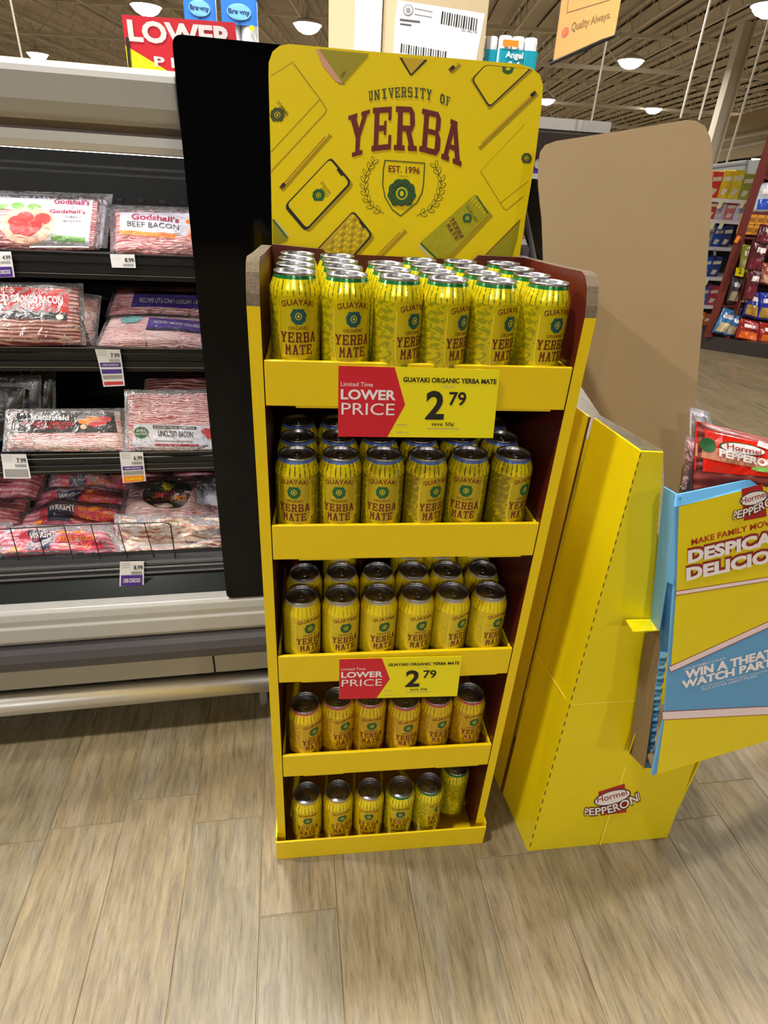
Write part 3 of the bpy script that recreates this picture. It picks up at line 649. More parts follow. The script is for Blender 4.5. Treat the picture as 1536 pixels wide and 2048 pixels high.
put_line(m, HS, [(1148, 880), (1206, 968)], 8, green, 3); put_line(m, HS, [(852, 1130), (950, 1225)], 9, green, 3); put_line(m, HS, [(845, 1142), (905, 1212)], 10, mat('header_print_silver', (190, 190, 180), .3, vary=0), 2)
for i in range(6): put_line(m, HS, [(1118+i*13, 905+i*13), (1135+i*11, 885+i*15)], 6, lite_y, 3)
put_text(m, HS, 'GUAYAKI', quadmap([(1090, 935), (1143, 1018), (1155, 1008), (1102, 925)]), olive, 4); emblem(m, HS, (1098, 997), 25, green, lite_y, 4)
slab_letters(m, HS, 'YERBA', quadmap([(1002, 1005), (1062, 1105), (1084, 1100), (1022, 988)]), maroon, 4); slab_letters(m, HS, 'MATE', quadmap([(984, 1035), (1040, 1117), (1058, 1108), (1000, 1020)]), maroon, 4); m.build('printed_can', hd, fix=False)
m = MB(); put_poly(m, HS, [(66, 1000), (92, 1020), (150, 1100), (140, 1118), (68, 1142)], olv, 2); put_line(m, HS, [(70, 1005), (142, 1098)], 8, green, 3); put_line(m, HS, [(80, 1006), (150, 1092)], 6, MATS['header_print_silver'], 3); m.build('printed_can', hd, fix=False)
m = MB()
for L_, q in (('Y', [(468, 678), (560, 652), (583, 420), (468, 455)]), ('E', [(590, 643), (692, 632), (704, 405), (598, 412)]), ('R', [(708, 636), (828, 642), (824, 408), (720, 403)]), ('B', [(842, 642), (950, 668), (966, 440), (860, 415)]), ('A', [(958, 680), (1064, 722), (1076, 500), (984, 458)])):
    slab_letters(m, HS, L_, lambda u, v, q=q: quadmap(q)((u-.06)/.86, v), maroon, 3)
m.build('word_yerba', hd, fix=False)
m = MB(); slab_letters(m, HS, 'UNIVERSITY OF', curvemap([(576, 376), (688, 361), (795, 357), (902, 371), (1005, 404)], [(574, 324), (685, 307), (795, 302), (905, 316), (1010, 358)]), olive, 3); m.build('word_university_of', hd, fix=False)
m = MB(); sh = [(662, 690), (872, 706), (866, 812), (858, 862), (830, 915), (745, 985), (700, 950), (662, 885), (650, 820), (653, 740)]
put_line(m, HS, sh, 6, olive, 2, closed=True); put_text(m, HS, 'EST. 1996', quadmap([(680, 752), (846, 764), (848, 726), (681, 716)]), maroon, 3, .014)
put_line(m, HS, [(736, 774), (784, 776)], 3, olv, 3); m.build('shield', hd, fix=False)
m = MB(); emblem(m, HS, (751, 866), 74, green, lite_y, 3)
for i in range(16):
    t = 2*PI*i/16; put_disc(m, HS, (751+56*math.sin(t), 866+58*math.cos(t)), 15, 8, olive, 7, 8, t)
m.build('emblem', hd, fix=False)
m = MB()
def laurel(P, sx):
    put_line(m, HS, P, 3.5, olive, 2)
    n = 9; f = curvemap(P, P)
    for i in range(n):
        x, y = f((i+.3)/n*1.0, 0); x2_, y2_ = f((i+.5)/n, 0); a = math.atan2(y2_-y, x2_-x)
        for s_ in (-1, 1):
            b = a+PI+s_*.55; c = (x+20*math.cos(b), y+20*math.sin(b)); put_disc(m, HS, c, 19, 8.5, olive, 2, 12, b); put_disc(m, HS, c, 15.5, 5.5, header_y, 3, 12, b)
laurel([(598, 700), (560, 770), (556, 850), (585, 925), (655, 972)], 1); laurel([(930, 722), (960, 800), (945, 880), (905, 945), (830, 985)], -1)
m.build('laurel_wreath', hd, fix=False)

# ================================================================== SALE SIGNS on the tray lips
def sale_sign(q, y, label, tilt=0):
    P = [aty(u, v, y) for u, v in q]   # BL BR TR TL
    n = (P[1]-P[0]).cross(P[3]-P[0]).normalized()
    if n.y > 0: n = -n
    t = thing('sale_sign', label, 'sign', P[0])
    def S(u, v, h=0):
        a = P[0].lerp(P[1], u); b = P[3].lerp(P[2], u); return a.lerp(b, v)+n*(.0002+h*.0002)
    m = MB(); m.slab([S(0, 0, 0), S(1, 0, 0), S(1, 1, 0), S(0, 1, 0)], -n*.0012, signy); c = m.build('card', t)
    m = MB(); put_poly(m, S, [(0, 0), (.31, 0), (.415, .48), (.34, 1), (0, 1)], redp, 1); m.build('red_arrow', t, fix=False)
    m = MB(); put_text(m, S, 'Limited Time', quadmap([(.015, .725), (.21, .725), (.21, .785), (.015, .785)]), white, 2)
    put_text(m, S, 'LOWER', quadmap([(.015, .54), (.355, .54), (.355, .685), (.015, .685)]), white, 2, .03)
    put_text(m, S, 'PRICE', quadmap([(.02, .325), (.35, .325), (.35, .495), (.02, .495)]), white, 2)
    put_text(m, S, 'GUAYAKI ORGANIC YERBA MATE', quadmap([(.395, .80), (.985, .80), (.985, .872), (.395, .872)]), ink, 2, .035)
    put_text(m, S, '15.96 OZ', quadmap([(.64, .735), (.72, .735), (.72, .76), (.64, .76)]), greyp, 2)
    put_text(m, S, '2', quadmap([(.545, .27), (.665, .27), (.665, .69), (.545, .69)]), ink, 2, .03)
    put_text(m, S, '79', quadmap([(.69, .48), (.80, .48), (.80, .68), (.69, .68)]), ink, 2, .02)
    put_text(m, S, 'save 50\u00a2', quadmap([(.59, .165), (.735, .165), (.735, .235), (.59, .235)]), ink, 2, .015)
    put_line(m, S, [(.565, .135), (.765, .135)], .01, greyp, 2); put_line(m, S, [(.37, .185), (.43, .185)], .01, greyp, 2); put_line(m, S, [(.37, .075), (.41, .075)], .01, greyp, 2); put_line(m, S, [(.43, .075), (.44, .075)], .01, greyp, 2)
    m.build('lettering', t, fix=False)
sale_sign([(676, 873), (986, 876), (1000, 740), (677, 731)], -.0035, 'large red and yellow lower price card on the top tray lip')
sale_sign([(678, 1398), (914, 1392), (924, 1312), (679, 1318)], -.0035, 'smaller red and yellow lower price card on the third tray lip')

# ================================================================== SNACK DISPLAY on the right (yellow base, kraft header, tilted printed tray)
BY = -.042
pd = thing('snack_display', 'yellow cardboard pepperoni display with a plain kraft header board and a tilted blue tray', 'display', (.70, .08, 0))
B = lambda u, v, y=BY: aty(u, v, y)
m = MB(); m.slab([V((.544, BY, .0005)), V((.888, BY+.006, .0005)), B(1400, 1500), B(1257, 1505), B(1290, 1400), B(1301, 1237), B(1327, 905), B(1281, 903)], (0, .004, 0), pep_y); m.build('front_panel', pd)
m = MB()
ft, fb = B(1281, 903)+V((0, .001, 0)), V((.544, BY+.001, .0005))
m.slab([fb, ft, V((ft.x-.004, .108, .985)), V((.5285, .104, .0005))], (.004, 0, 0), pep_y)
m.build('side_panel', pd)
m = MB(); m.slab([V((.5235, .112, .0005)), V((ft.x-.010, .114, .985)), V((ft.x-.013, .27, .980)), V((.512, .27, .0005))], (.004, 0, 0), pep_y)
m.slab([V((.5235, .110, .0005)), V((ft.x-.010, .112, .985)), V((ft.x-.007, .112, .985)), V((.5265, .110, .0005))], (0, .003, 0), maroon_c); m.build('side_panel', pd)
m = MB(); m.slab([V((.888, BY+.012, .0005)), V((.888, .27, .0005)), V((.885, .27, .60)), V((.885, BY+.012, .40))], (-.004, 0, 0), pep_y); m.build('side_panel', pd)
m = MB(); m.slab([V((.513, .27, .0005)), V((.888, .27, .0005)), V((.885, .27, .60)), V((ft.x-.012, .27, .975))], (0, .004, 0), pep_y); m.build('back_panel', pd)
# creases, perforated fold line, tab
m = MB(); SB = plane_surf((0, BY, 0), (0, 1, 0))
put_line(m, SB, [(1141, 1410), (1210, 1405), (1279, 1402)], 2.2, mat('crease_yellow', (250, 226, 70), .5, vary=0), 1); put_line(m, SB, [(1250, 1535), (1232, 1600), (1215, 1640), (1200, 1690)], 3, MATS['crease_yellow'], 1)
for i in range(46):
    t0 = (i+.15)/46; t1 = (i+.6)/46; a = (1281-(1281-1057)*t0+1, 905+(1700-905)*t0); b_ = (1281-(1281-1057)*t1+1, 905+(1700-905)*t1)
    put_line(m, SB, [a, b_], 2.3, mat('perforation_dark', (110, 90, 10), .7, vary=0), 1)
m.build('fold_line', pd, fix=False)
m = MB(); a_, b_ = V((.5405, BY, .4725)), V((.5262, .105, .466)); m.tube(a_-V((.0004, 0, 0)), b_-V((.0004, 0, 0)), .0008, MATS['crease_yellow'], 4); m.build('crease', pd)
m = MB(); m.slab([aty(1301, 1240, BY-.001), aty(1318, 1262, BY-.04), aty(1266, 1265, BY-.045), aty(1251, 1241, BY-.01)], (0, 0, .002), signy); m.build('lock_tab', pd)
m = MB(); m.slab([aty(1289, 1400, BY-.001), aty(1280, 1440, BY-.02), aty(1256, 1508, BY-.02), aty(1262, 1506, BY-.001)], (.002, 0, .001), pep_y); m.build('lock_tab', pd)
# pepperoni logo on the base
def BS(x, y, h=0): return SB(980+x/2.226, 800+y/2.226, h)
def pep_logo(S, sq, oval, name_q, word_q, nm, par, wordstr='PEPPERONI', h0=1):
    m = MB(); put_poly(m, S, sq, mat('logo_red', (176, 22, 26), .4, vary=0), h0)
    c, rx, ry, r = oval; put_disc(m, S, c, rx, ry, mat('logo_dark_oval', (70, 60, 46), .4, vary=0), h0+1, 24, r); put_disc(m, S, c, rx*.93, ry*.84, white, h0+2, 24, r)
    put_text(m, S, 'Hormel', quadmap(name_q), mat('logo_name_red', (150, 50, 44), .4, vary=0), h0+3, .01)
    ls = mat('logo_shadow', (96, 40, 24), .4, vary=0)
    for k, (dx, dy) in enumerate(((3.4, 0), (-3.4, 0), (0, 3.4), (0, -3.4), (2, 6))):
        put_text(m, S, wordstr, curvemap([(x+dx, y+dy) for x, y in word_q[0]], [(x+dx, y+dy) for x, y in word_q[1]]), ls, h0+3+.4*k, .02)
    put_text(m, S, wordstr, curvemap(*word_q), white, h0+7, .02)
    m.build(nm, par, fix=False)
pep_logo(BS, [(482, 1745), (600, 1708), (608, 1836), (492, 1850)], ((545, 1770), 86, 32, -.28), [(478, 1795), (612, 1758), (606, 1735), (476, 1768)],
         ([(420, 1850), (505, 1845), (590, 1822), (668, 1782)], [(424, 1818), (500, 1812), (580, 1788), (660, 1746)]), 'logo_print', pd, h0=2)
# header board (leaning, plain side towards the aisle)
A3 = aty(1362, 990, .02); B3 = aty(1427, 238, .15); C3 = aty(1077, 288, .27)
nh = (B3-A3).cross(C3-A3).normalized()
if nh.y > 0: nh = -nh
HP = plane_surf(A3, nh)
hp = [(1362, 990), (1328, 978), (1326, 900), (1200, 830), (1160, 770), (1120, 640), (1086, 520), (1083, 440), (1076, 370), (1076, 330), (1080, 304), (1090, 290), (1112, 282), (1240, 262), (1370, 240), (1392, 241), (1410, 252), (1421, 275), (1425, 310), (1424, 400), (1412, 560), (1395, 760)]
m = MB(); m.slab([HP(u, v, 0) for u, v in hp], -nh*.005, kraft, kraft_d); o = m.build('header_board', pd); o['label'] = 'plain kraft brown back of the header'
# tray
P_TL, P_BL, P_BR = aty(1351, 1015, -.105), aty(1304, 1551, -.145), aty(1536, 1481, -.085)
npn = (P_BR-P_BL).cross(P_TL-P_BL).normalized()
if npn.y > 0: npn = -npn
PP = plane_surf(P_BL, npn)
FR = lambda x, y: PP(x, y, 0)
tr = 1700
def extp(p, q, x): return (x, p[1]+(q[1]-p[1])*(x-p[0])/(q[0]-p[0]))
TRp, BRp = extp((1351, 1014), (1536, 969), tr), extp((1304, 1553), (1536, 1481), tr)
back = -npn
m = MB(); fpts = [FR(1304, 1551), FR(*BRp), FR(*TRp), FR(1351, 1015), FR(1349, 1171), FR(1330, 1430)]
m.slab(fpts, back*.004, blueb); pf = m.build('printed_panel', pd); pf['label'] = 'printed blue and yellow tray front'
m = MB(); bk = back*.055+V((.012, 0, 0.01))
f0, f1 = PP(1353, 1012, 0), PP(1304, 1551, 0)
m.slab([aty(1327, 974, -.046), aty(1360, 993, -.10), aty(1352, 1016, -.1), aty(1347, 1170, -.112), aty(1334, 1164, -.10), aty(1319, 1262, -.10), aty(1301, 1240, -.048)], V((.003, .002, 0)), blueb); m.build('tray_side', pd)
m = MB(); m.slab([aty(1290, 1269, -.046), aty(1320, 1262, -.085), aty(1321, 1304, -.088), aty(1289, 1538, -.115), aty(1257, 1505, -.05)], V((.004, .003, 0)), kraft, kraft_d); m.build('tray_side', pd)
m = MB(); m.slab([aty(1344, 1165, -.105), aty(1334, 1163, -.098), aty(1319, 1262, -.088), aty(1320, 1306, -.09), aty(1333, 1308, -.10), aty(1345, 1250, -.108)], V((.003, .003, 0)), blued); m.build('tray_side', pd)  # inner tray wall, its shadow put into the darker blue
m = MB()
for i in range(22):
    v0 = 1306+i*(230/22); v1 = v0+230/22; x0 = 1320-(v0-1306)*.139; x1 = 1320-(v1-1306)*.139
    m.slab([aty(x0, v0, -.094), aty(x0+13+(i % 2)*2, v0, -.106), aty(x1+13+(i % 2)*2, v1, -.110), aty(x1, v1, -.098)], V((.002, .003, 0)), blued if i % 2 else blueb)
m.build('corrugated_strip', pd)
# tray rim with inward fold
m = MB(); r0, r1 = extp((1361, 993), (1536, 956), 1360), extp((1361, 993), (1536, 956), tr)
rp = [FR(1351, 1014), FR(*TRp)]
q = [rp[0], rp[1], FR(*r1)+back*.006, FR(1361, 993)+back*.006]
m.slab(q, back*.003, blueb); m.build('tray_rim', pd)
m = MB(); bb = V((.03, .19, .02)); m.slab([FR(1310, 1545)+back*.006, FR(*BRp)+back*.006, FR(*BRp)+back*.006+bb, FR(1310, 1545)+back*.02+bb*.5], (0, 0, .003), kraft); m.build('tray_bottom', pd)
def PS(x, y, h=0): return PP(1240+x/2.696, 800+y/2.696, h)
def PE(p, q, x): return extp(p, q, x)
m = MB()
put_poly(m, PS, [(318, 575), (1240, 340), (1240, 1120), (798, 1203), (275, 1445), (305, 1000)], pep_y, 1)
put_poly(m, PS, [(240, 1720), (1240, 1660), (1240, 1700), (795, 1837), (198, 2018)], pep_y, 1); m.build('yellow_print', pf, fix=False)
m = MB(); lr = mat('print_dark_red', (150, 40, 36), .4, vary=0)
def band(p, q, wd, x1=1240):
    e = extp(p, q, x1); put_line(m, PS, [p, e], wd+7, lr, 2); put_line(m, PS, [p, e], wd, mat('print_blush_white', (236, 214, 214), .4, vary=0), 3)
band((308, 1042), (798, 966), 18); band((276, 1450), (798, 1212), 26); band((242, 1702), (600, 1684), 40); m.build('white_stripe', pf, fix=False)
m = MB()
def ptxt(s, p, q, hgt, mt, frac, bold=.02, h=4, dx=0, slant=-.0):
    # p..q baseline covering `frac` of the whole string; extend to the full word
    e = (p[0]+(q[0]-p[0])/frac, p[1]+(q[1]-p[1])/frac); put_text(m, PS, s, quadmap([p, e, (e[0]+dx, e[1]-hgt), (p[0]+dx, p[1]-hgt)]), mt, h, bold)
ptxt('MAKE FAMILY MOVIE', (385, 785), (798, 680), 33, mat('print_red', (170, 44, 22), .4, vary=0), .90, .02)
for (s, p, q, hg, fr) in (('DESPICABLY', (366, 884), (798, 785), 72, .655), ('DELICIOUS', (357, 978), (798, 880), 72, .735)):
    for k, d in enumerate([(-2, -12), (8, -14), (2, -7)]): ptxt(s, (p[0]+d[0], p[1]+d[1]), (q[0]+d[0], q[1]+d[1]), hg, lr, fr, .07, 3+k)
    ptxt(s, p, q, hg, white, fr, .05, 7)
ptxt('YOUR FAMILY COULD', (345, 1458), (570, 1396), 12, white, 1, .005)
ptxt('WIN A THEATER', (350, 1508), (798, 1392), 48, white, .80, .05); ptxt('WATCH PARTY', (332, 1560), (798, 1440), 44, white, .86, .05)
ptxt('ENTER NOW, TERMS AND CONDITIONS APPLY', (440, 1552), (798, 1462), 9, white, .8, .0); ptxt('PLUS OTHER GREAT PRIZES', (440, 1568), (738, 1492), 11, white, 1, .0)
m.build('lettering', pf, fix=False)
pep_logo(PS, [(655, 480), (768, 452), (792, 628), (668, 652)], ((722, 530), 80, 38, -.28), [(655, 562), (792, 520), (786, 490), (655, 530)],
         ([(608, 645), (700, 622), (790, 580), (880, 530)], [(616, 600), (700, 578), (785, 536), (872, 486)]), 'logo_print', pf, h0=2)

# ------------------------------------------------------------------ puffy packs
def pack_surface(q, thick, seed=0, wob=.0, nrm=None):
    BLp, BRp_, TRp_, TLp_ = q
    n = (BRp_-BLp).cross(TLp_-BLp).normalized()
    if n.dot(V(CAM)-BLp) < 0: n = -n
    def S(u, v, h=0):
        p = BLp.lerp(BRp_, u).lerp(TLp_.lerp(TRp_, u), v)
        uu, vv = min(max(u, 0), 1), min(max(v, 0), 1)
        e = (max(0, 4*uu*(1-uu))**.35)*(max(0, 4*vv*(1-vv))**.35)
        w_ = wob*noise.noise(V((uu*3+seed*7.3, vv*2.2+seed*3.1, seed)))+wob*.3*noise.noise(V((uu*7+seed, vv*5, seed*2)))
        return p+n*(thick*e+w_*e+.0008*h)
    return S, n
def pack_mesh(S, n, q, mt, nu=36, nv=22, back=.0, uvs=(1, 1)):
    m = MB(); G = [[S(i/nu, j/nv) for i in range(nu+1)] for j in range(nv+1)]
    wd = (q[1]-q[0]).length; ht = (q[3]-q[0]).length
    for j in range(nv):
        for i in range(nu):
            m.poly([G[j][i], G[j][i+1], G[j+1][i+1], G[j+1][i]], mt, [(i/nu*wd, j/nv*ht), ((i+1)/nu*wd, j/nv*ht), ((i+1)/nu*wd, (j+1)/nv*ht), (i/nu*wd, (j+1)/nv*ht)])
    b = [p-n*(.002+back) for p in q]; m.poly([b[0], b[3], b[2], b[1]], mt, [(0, 0)]*4)
    for (a0, a1) in ((0, 1), (1, 2), (2, 3), (3, 0)): m.poly([q[a0], b[a0], b[a1], q[a1]], mt, [(0, 0)]*4)
    return m
def surf_poly(m, S, pts, mt, h, n=6):
    """a flat label that follows the puffed surface: pts = BL BR TR TL in uv"""
    mp = quadmap(pts)
    for i in range(n*2):
        for j in range(n):
            m.poly([S(*mp(a, b), h) for a, b in ((i/n/2, j/n), ((i+1)/n/2, j/n), ((i+1)/n/2, (j+1)/n), (i/n/2, (j+1)/n))], mt)
def surf_disc(m, S, c, rx, ry, mt, h, n=22):
    for i in range(n):
        t0, t1 = 2*PI*i/n, 2*PI*(i+1)/n
        for k in range(3):
            f0, f1 = k/3, (k+1)/3
            m.poly([S(c[0]+rx*f*math.cos(t), c[1]+ry*f*math.sin(t), h) for f, t in ((f0, t0), (f1, t0), (f1, t1), (f0, t1))], mt)
PK = [0]
def pack(name, label, cat, px, D, meat, thick=.012, wrap=True, grow=.06, fmat=None, group=None, prints=None, wob=.006, depth=None, at=atc, back=0):
    """px = BL BR TR TL pixels; D = depth of the bottom edge and the top edge"""
    PK[0] += 1; sd = PK[0]*1.7
    q = [at(*px[0], D[0]), at(*px[1], D[0]), at(*px[2], D[1]), at(*px[3], D[1])]
    t = thing(name, label, cat, (q[0]+q[1])/2, group)
    S, n = pack_surface(q, thick, sd, wob)
    c = pack_mesh(S, n, q, meat, back=back).build('contents', t, smooth=True)
    if wrap:
        ex = (q[1]-q[0])*grow; ey = (q[3]-q[0])*grow*1.3
        Q = [q[0]-ex, q[1]+ex, q[2]+ex+ey*1.5, q[3]-ex+ey*1.5]
        S2, n2 = pack_surface(Q, thick+.006, sd, wob*1.2); pack_mesh(S2, n2, Q, fmat or film, 26, 16, back=back).build('clear_wrap', t, smooth=True, fix=True)
    if prints:
        m = MB(); prints(m, S); m.build('label_print', t, fix=False)
    return t
def T(m, S, s, q, mt, h=3, bold=.015): put_text(m, S, s, quadmap(q), mt, h, bold)
foodred = mat('food_print_red', (214, 60, 60), .4, vary=.25, scale=60); foodor = mat('food_print_peach', (240, 196, 170), .4, vary=.1, scale=60)
crim = mat('label_crimson', (176, 30, 70), .4, vary=0); lgreen = mat('label_leaf_green', (120, 180, 80), .4, vary=.2, scale=80); lblue = mat('label_pale_lilac', (222, 222, 236), .4, vary=.03)
redl = mat('label_red', (196, 30, 34), .4, vary=.05); darkl = mat('label_charcoal', (40, 36, 34), .4, vary=0); tealp = mat('label_teal', (110, 170, 168), .4, vary=0)

# pepperoni bags in the tilted tray
def pepprint(m, S):
    surf_poly(m, S, [(.0, .32), (1, .25), (1, 1), (0, 1)], mat('bag_red', (226, 36, 18), .2, vary=.12, scale=60, coat=.8, bump=.5, bscale=50), 1)
    surf_poly(m, S, [(.0, .52), (1, .36), (1, .56), (0, .70)], mat('bag_pizza_art', (196, 130, 100), .4, vary=.5, scale=90), 2)
    surf_disc(m, S, (.10, .70), .08, .10, MATS['label_leaf_green'] if 0 else green, 3); surf_disc(m, S, (.78, .40), .2, .05, lgreen, 3)
    surf_disc(m, S, (.47, .72), .26, .095, green, 3); surf_disc(m, S, (.47, .72), .245, .08, white, 4); T(m, S, 'Hormel', [(.28, .685), (.66, .665), (.66, .755), (.28, .775)], MATS['logo_name_red'], 6)
    T(m, S, 'PEPPERONI', [(.20, .56), (.86, .44), (.86, .58), (.20, .68)], white, 6, .05)
    surf_poly(m, S, [(.62, .82), (1, .74), (1, .84), (.66, .92)], MATS['print_blush_white'], 3)
pack('pepperoni_bag', 'red pepperoni bag standing frontmost in the blue tray', 'snack bag', [(1386, 985), (1560, 975), (1566, 885), (1392, 842)], (-.065, -.035), peppr, .014, False, .03, prints=pepprint, at=aty, wob=.008)
pack('pepperoni_bag', 'clear backed pepperoni bag tucked between the brown header and the red bag', 'snack bag', [(1362, 990), (1440, 985), (1420, 900), (1376, 880)], (-.045, -.01), mat('bag_lilac_back', (196, 150, 158), .3, vary=.2), .01, True, .04, at=aty, wob=.01)
pack('pepperoni_bag', 'pale bag edge behind the red pepperoni bag', 'snack bag', [(1380, 960), (1450, 955), (1414, 832), (1384, 822)], (.0, .02), mat('bag_pale_back', (214, 208, 212), .3, vary=.05), .006, True, .03, at=aty)

# ================================================================== REFRIGERATED CASE
S0, S1, S2 = -3.2, -.117, .33
case = thing('refrigerated_case', 'long open refrigerated meat case with white canopy, black shelves and steel bumper rail', 'refrigerator', cs(-1.5, .7, 0))
def cbox(m, s0, s1, d0, d1, z0, z1, mt): m.box((s0, d0, z0), (s1, d1, z1), mt, lambda s, d, z: cs(s, d, z))
def cprof(m, prof, s0, s1, mt, close=True):
    a = [cs(s0, d, z) for d, z in prof]; b = [cs(s1, d, z) for d, z in prof]; n = len(prof)
    for i in range(n if close else n-1): m.poly([a[i], b[i], b[(i+1) % n], a[(i+1) % n]], mt)
    if close: m.poly(a, mt); m.poly(b[::-1], mt)
m = MB(); cprof(m, [(.402, 1.436), (.398, 1.425), (.402, 1.39), (.412, 1.372), (.424, 1.366), (.45, 1.366), (.45, 1.40), (1.15, 1.47), (1.15, 1.50), (.43, 1.444)], S0, S1-.003, wmetal); m.build('canopy', case, smooth=False, bevel=.003)
m = MB(); cprof(m, [(.446, 1.366), (.452, 1.338), (.60, 1.338), (.60, 1.366)], S0, S1-.003, mat('canopy_recess', (120, 108, 102), .5)); m.build('canopy_trim', case)
m = MB(); cprof(m, [(.442, 1.352), (.440, 1.338), (.448, 1.328), (.47, 1.326), (.47, 1.352)], S0, S1-.003, mat('lamp_housing_grey', (214, 214, 214), .35, vary=.03)); m.build('light_housing', case)
led = mat('case_lamp_lens', (255, 252, 250), .4, vary=0, emit=32)
m = MB(); cbox(m, S0, S1-.01, .475, .50, 1.326, 1.334, led); m.build('light_strip', case)
m = MB(); cbox(m, S0, S1-.003, .97, 1.0, .30, 1.40, blackint); cbox(m, S0, S1-.003, .58, .98, 1.366, 1.385, blackint)
for z in [1.30, 1.285, 1.06, .86, .64]: cbox(m, S0, S1-.004, .964, .97, z, z+.006, blackm)
o = m.build('back_wall', case)
m = MB()
for i in range(60): cbox(m, -3+i*.05, -3+i*.05+.012, .962, .966, 1.232, 1.238, mat('slot_grey', (60, 62, 70), .5, vary=0))
m.build('air_slots', case)
SH = [(.60, 1.152), (.57, .967), (.53, .740)]
for D, z in SH:
    m = MB(); cbox(m, S0, S1-.004, D+.006, .965, z-.022, z-.012, blackm)
    sh = m.build('shelf', case)
    m = MB(); cprof(m, [(D, z), (D+.012, z+.001), (D+.012, z-.052), (D+.004, z-.052), (D+.004, z-.040), (D, z-.040), (D, z-.030), (D+.004, z-.028), (D+.004, z-.022), (D, z-.020), (D, z-.012), (D+.003, z-.010), (D+.003, z-.006), (D, z-.004)], S0, S1-.004, blackm); m.build('price_rail', sh)
    m = MB(); cbox(m, S0, S1-.004, D-.0005, D+.001, z-.001, z+.0005, mat('rail_highlight', (150, 150, 156), .25, metal=.8, vary=0)); cbox(m, S0, S1-.004, D-.0005, D+.0005, z-.043, z-.0415, MATS['rail_highlight']); m.build('rail_highlight_strip', sh)  # pale strips stand in for highlights along the rail edges
# bottom deck and lower front
m = MB(); cbox(m, S0, S1-.004, .47, .965, .46, .475, blackm); dk = m.build('bottom_deck', case)
m = MB(); cprof(m, [(.462, .505), (.475, .508), (.475, .46), (.452, .455), (.448, .485)], S0, S1-.004, blackm); m.build('price_rail', dk)
m = MB(); cprof(m, [(.452, .456), (.475, .46), (.44, .40), (.39, .398), (.39, .408)], S0, S1-.004, mat('dark_glass_front', (34, 38, 38), .12, vary=.1)); m.build('glass_front', case)
m = MB(); cprof(m, [(.447, .476), (.4475, .479), (.455, .482), (.455, .476)], S0, S1-.004, MATS['rail_highlight']); cprof(m, [(.4485, .490), (.449, .4925), (.456, .494), (.456, .490)], S0, S1-.004, MATS['rail_highlight']); cprof(m, [(.4455, .462), (.446, .4645), (.452, .466), (.452, .462)], S0, S1-.004, MATS['rail_highlight']); m.build('rail_highlight_strip', dk)  # highlights of the lower rail, put in as pale strips
m = MB(); cprof(m, [(.40, .424), (.384, .423), (.376, .416), (.372, .40), (.372, .385), (.368, .38), (.366, .345), (.374, .332), (.41, .33), (.41, .424)], S0, S2, wmetal); m.build('white_bumper', case, bevel=.002)
m = MB(); cprof(m, [(.41, .33), (.376, .326), (.362, .31), (.356, .29), (.358, .27), (.368, .255), (.41, .25)], S0, S2, darkrub); m.build('dark_bumper', case, bevel=.002)
m = MB(); cbox(m, S0, -.168, .392, .41, .175, .252, beigek); m.build('kick_panel', case, bevel=.002)
m = MB(); cbox(m, -.164, S2, .392, .41, .175, .252, beigek); m.build('kick_panel', case, bevel=.002)
m = MB(); cbox(m, S0, S2, .47, .95, .005, .33, blackm); cbox(m, S0, S2, .41, .47, .17, .42, blackm); cbox(m, S0, S1, .455, 1.15, .33, .46, blackm); m.build('plinth', case)
rail = MB(); rail.tube(cs(S0, .388, .135), cs(S2, .388, .135), .030, steel, 20); ro = rail.build('bumper_rail', case, smooth=True)
m = MB()
for s in (-3, -2.0, -1.05, -.05): m.tube(cs(s, .39, .13), cs(s, .48, .13), .014, steel, 8); m.tube(cs(s, .44, .0), cs(s, .44, .13), .012, steel, 8)
m.build('rail_bracket', ro)
# black gloss end panel
def rr(pts, r): return rounded(pts, r, 6)
z1 = 1.484; pts = rr([(-.117, .424), (.33, .424), (.33, z1), (-.117, z1)], .016)
m = MB(); m.slab([cs(s, .378, z) for s, z in pts], CN*.012, black); o = m.build('end_panel', case); o['label'] = 'black gloss end panel'
m = MB(); cbox(m, -.105, .32, .392, 1.14, .43, 1.46, blackm); m.build('end_wall', case)
# wire fence at the bottom deck
m = MB(); wr = mat('black_wire', (26, 20, 20), .4, vary=0)
def fz(u, v): return atc(u, v, .455)
top = [fz(-60, 1062), fz(120, 1052), fz(240, 1047), fz(330, 1045), fz(341, 1049)]
for a, b in zip(top, top[1:]): m.tube(a, b, .0014, wr, 6)
m.tube(top[-1], fz(351, 1120), .0016, wr, 6)
for u in (-32, 20, 73, 128, 182, 236, 289): m.tube(fz(u, 1056-(u)*.03), fz(u+19, 1122-(u)*.02), .0011, wr, 5)
m.tube(fz(-60, 1124), fz(430, 1112), .0013, wr, 5)
tag(m.build('wire_fence'), 'black wire fence along the front of the bottom deck', 'wire fence')

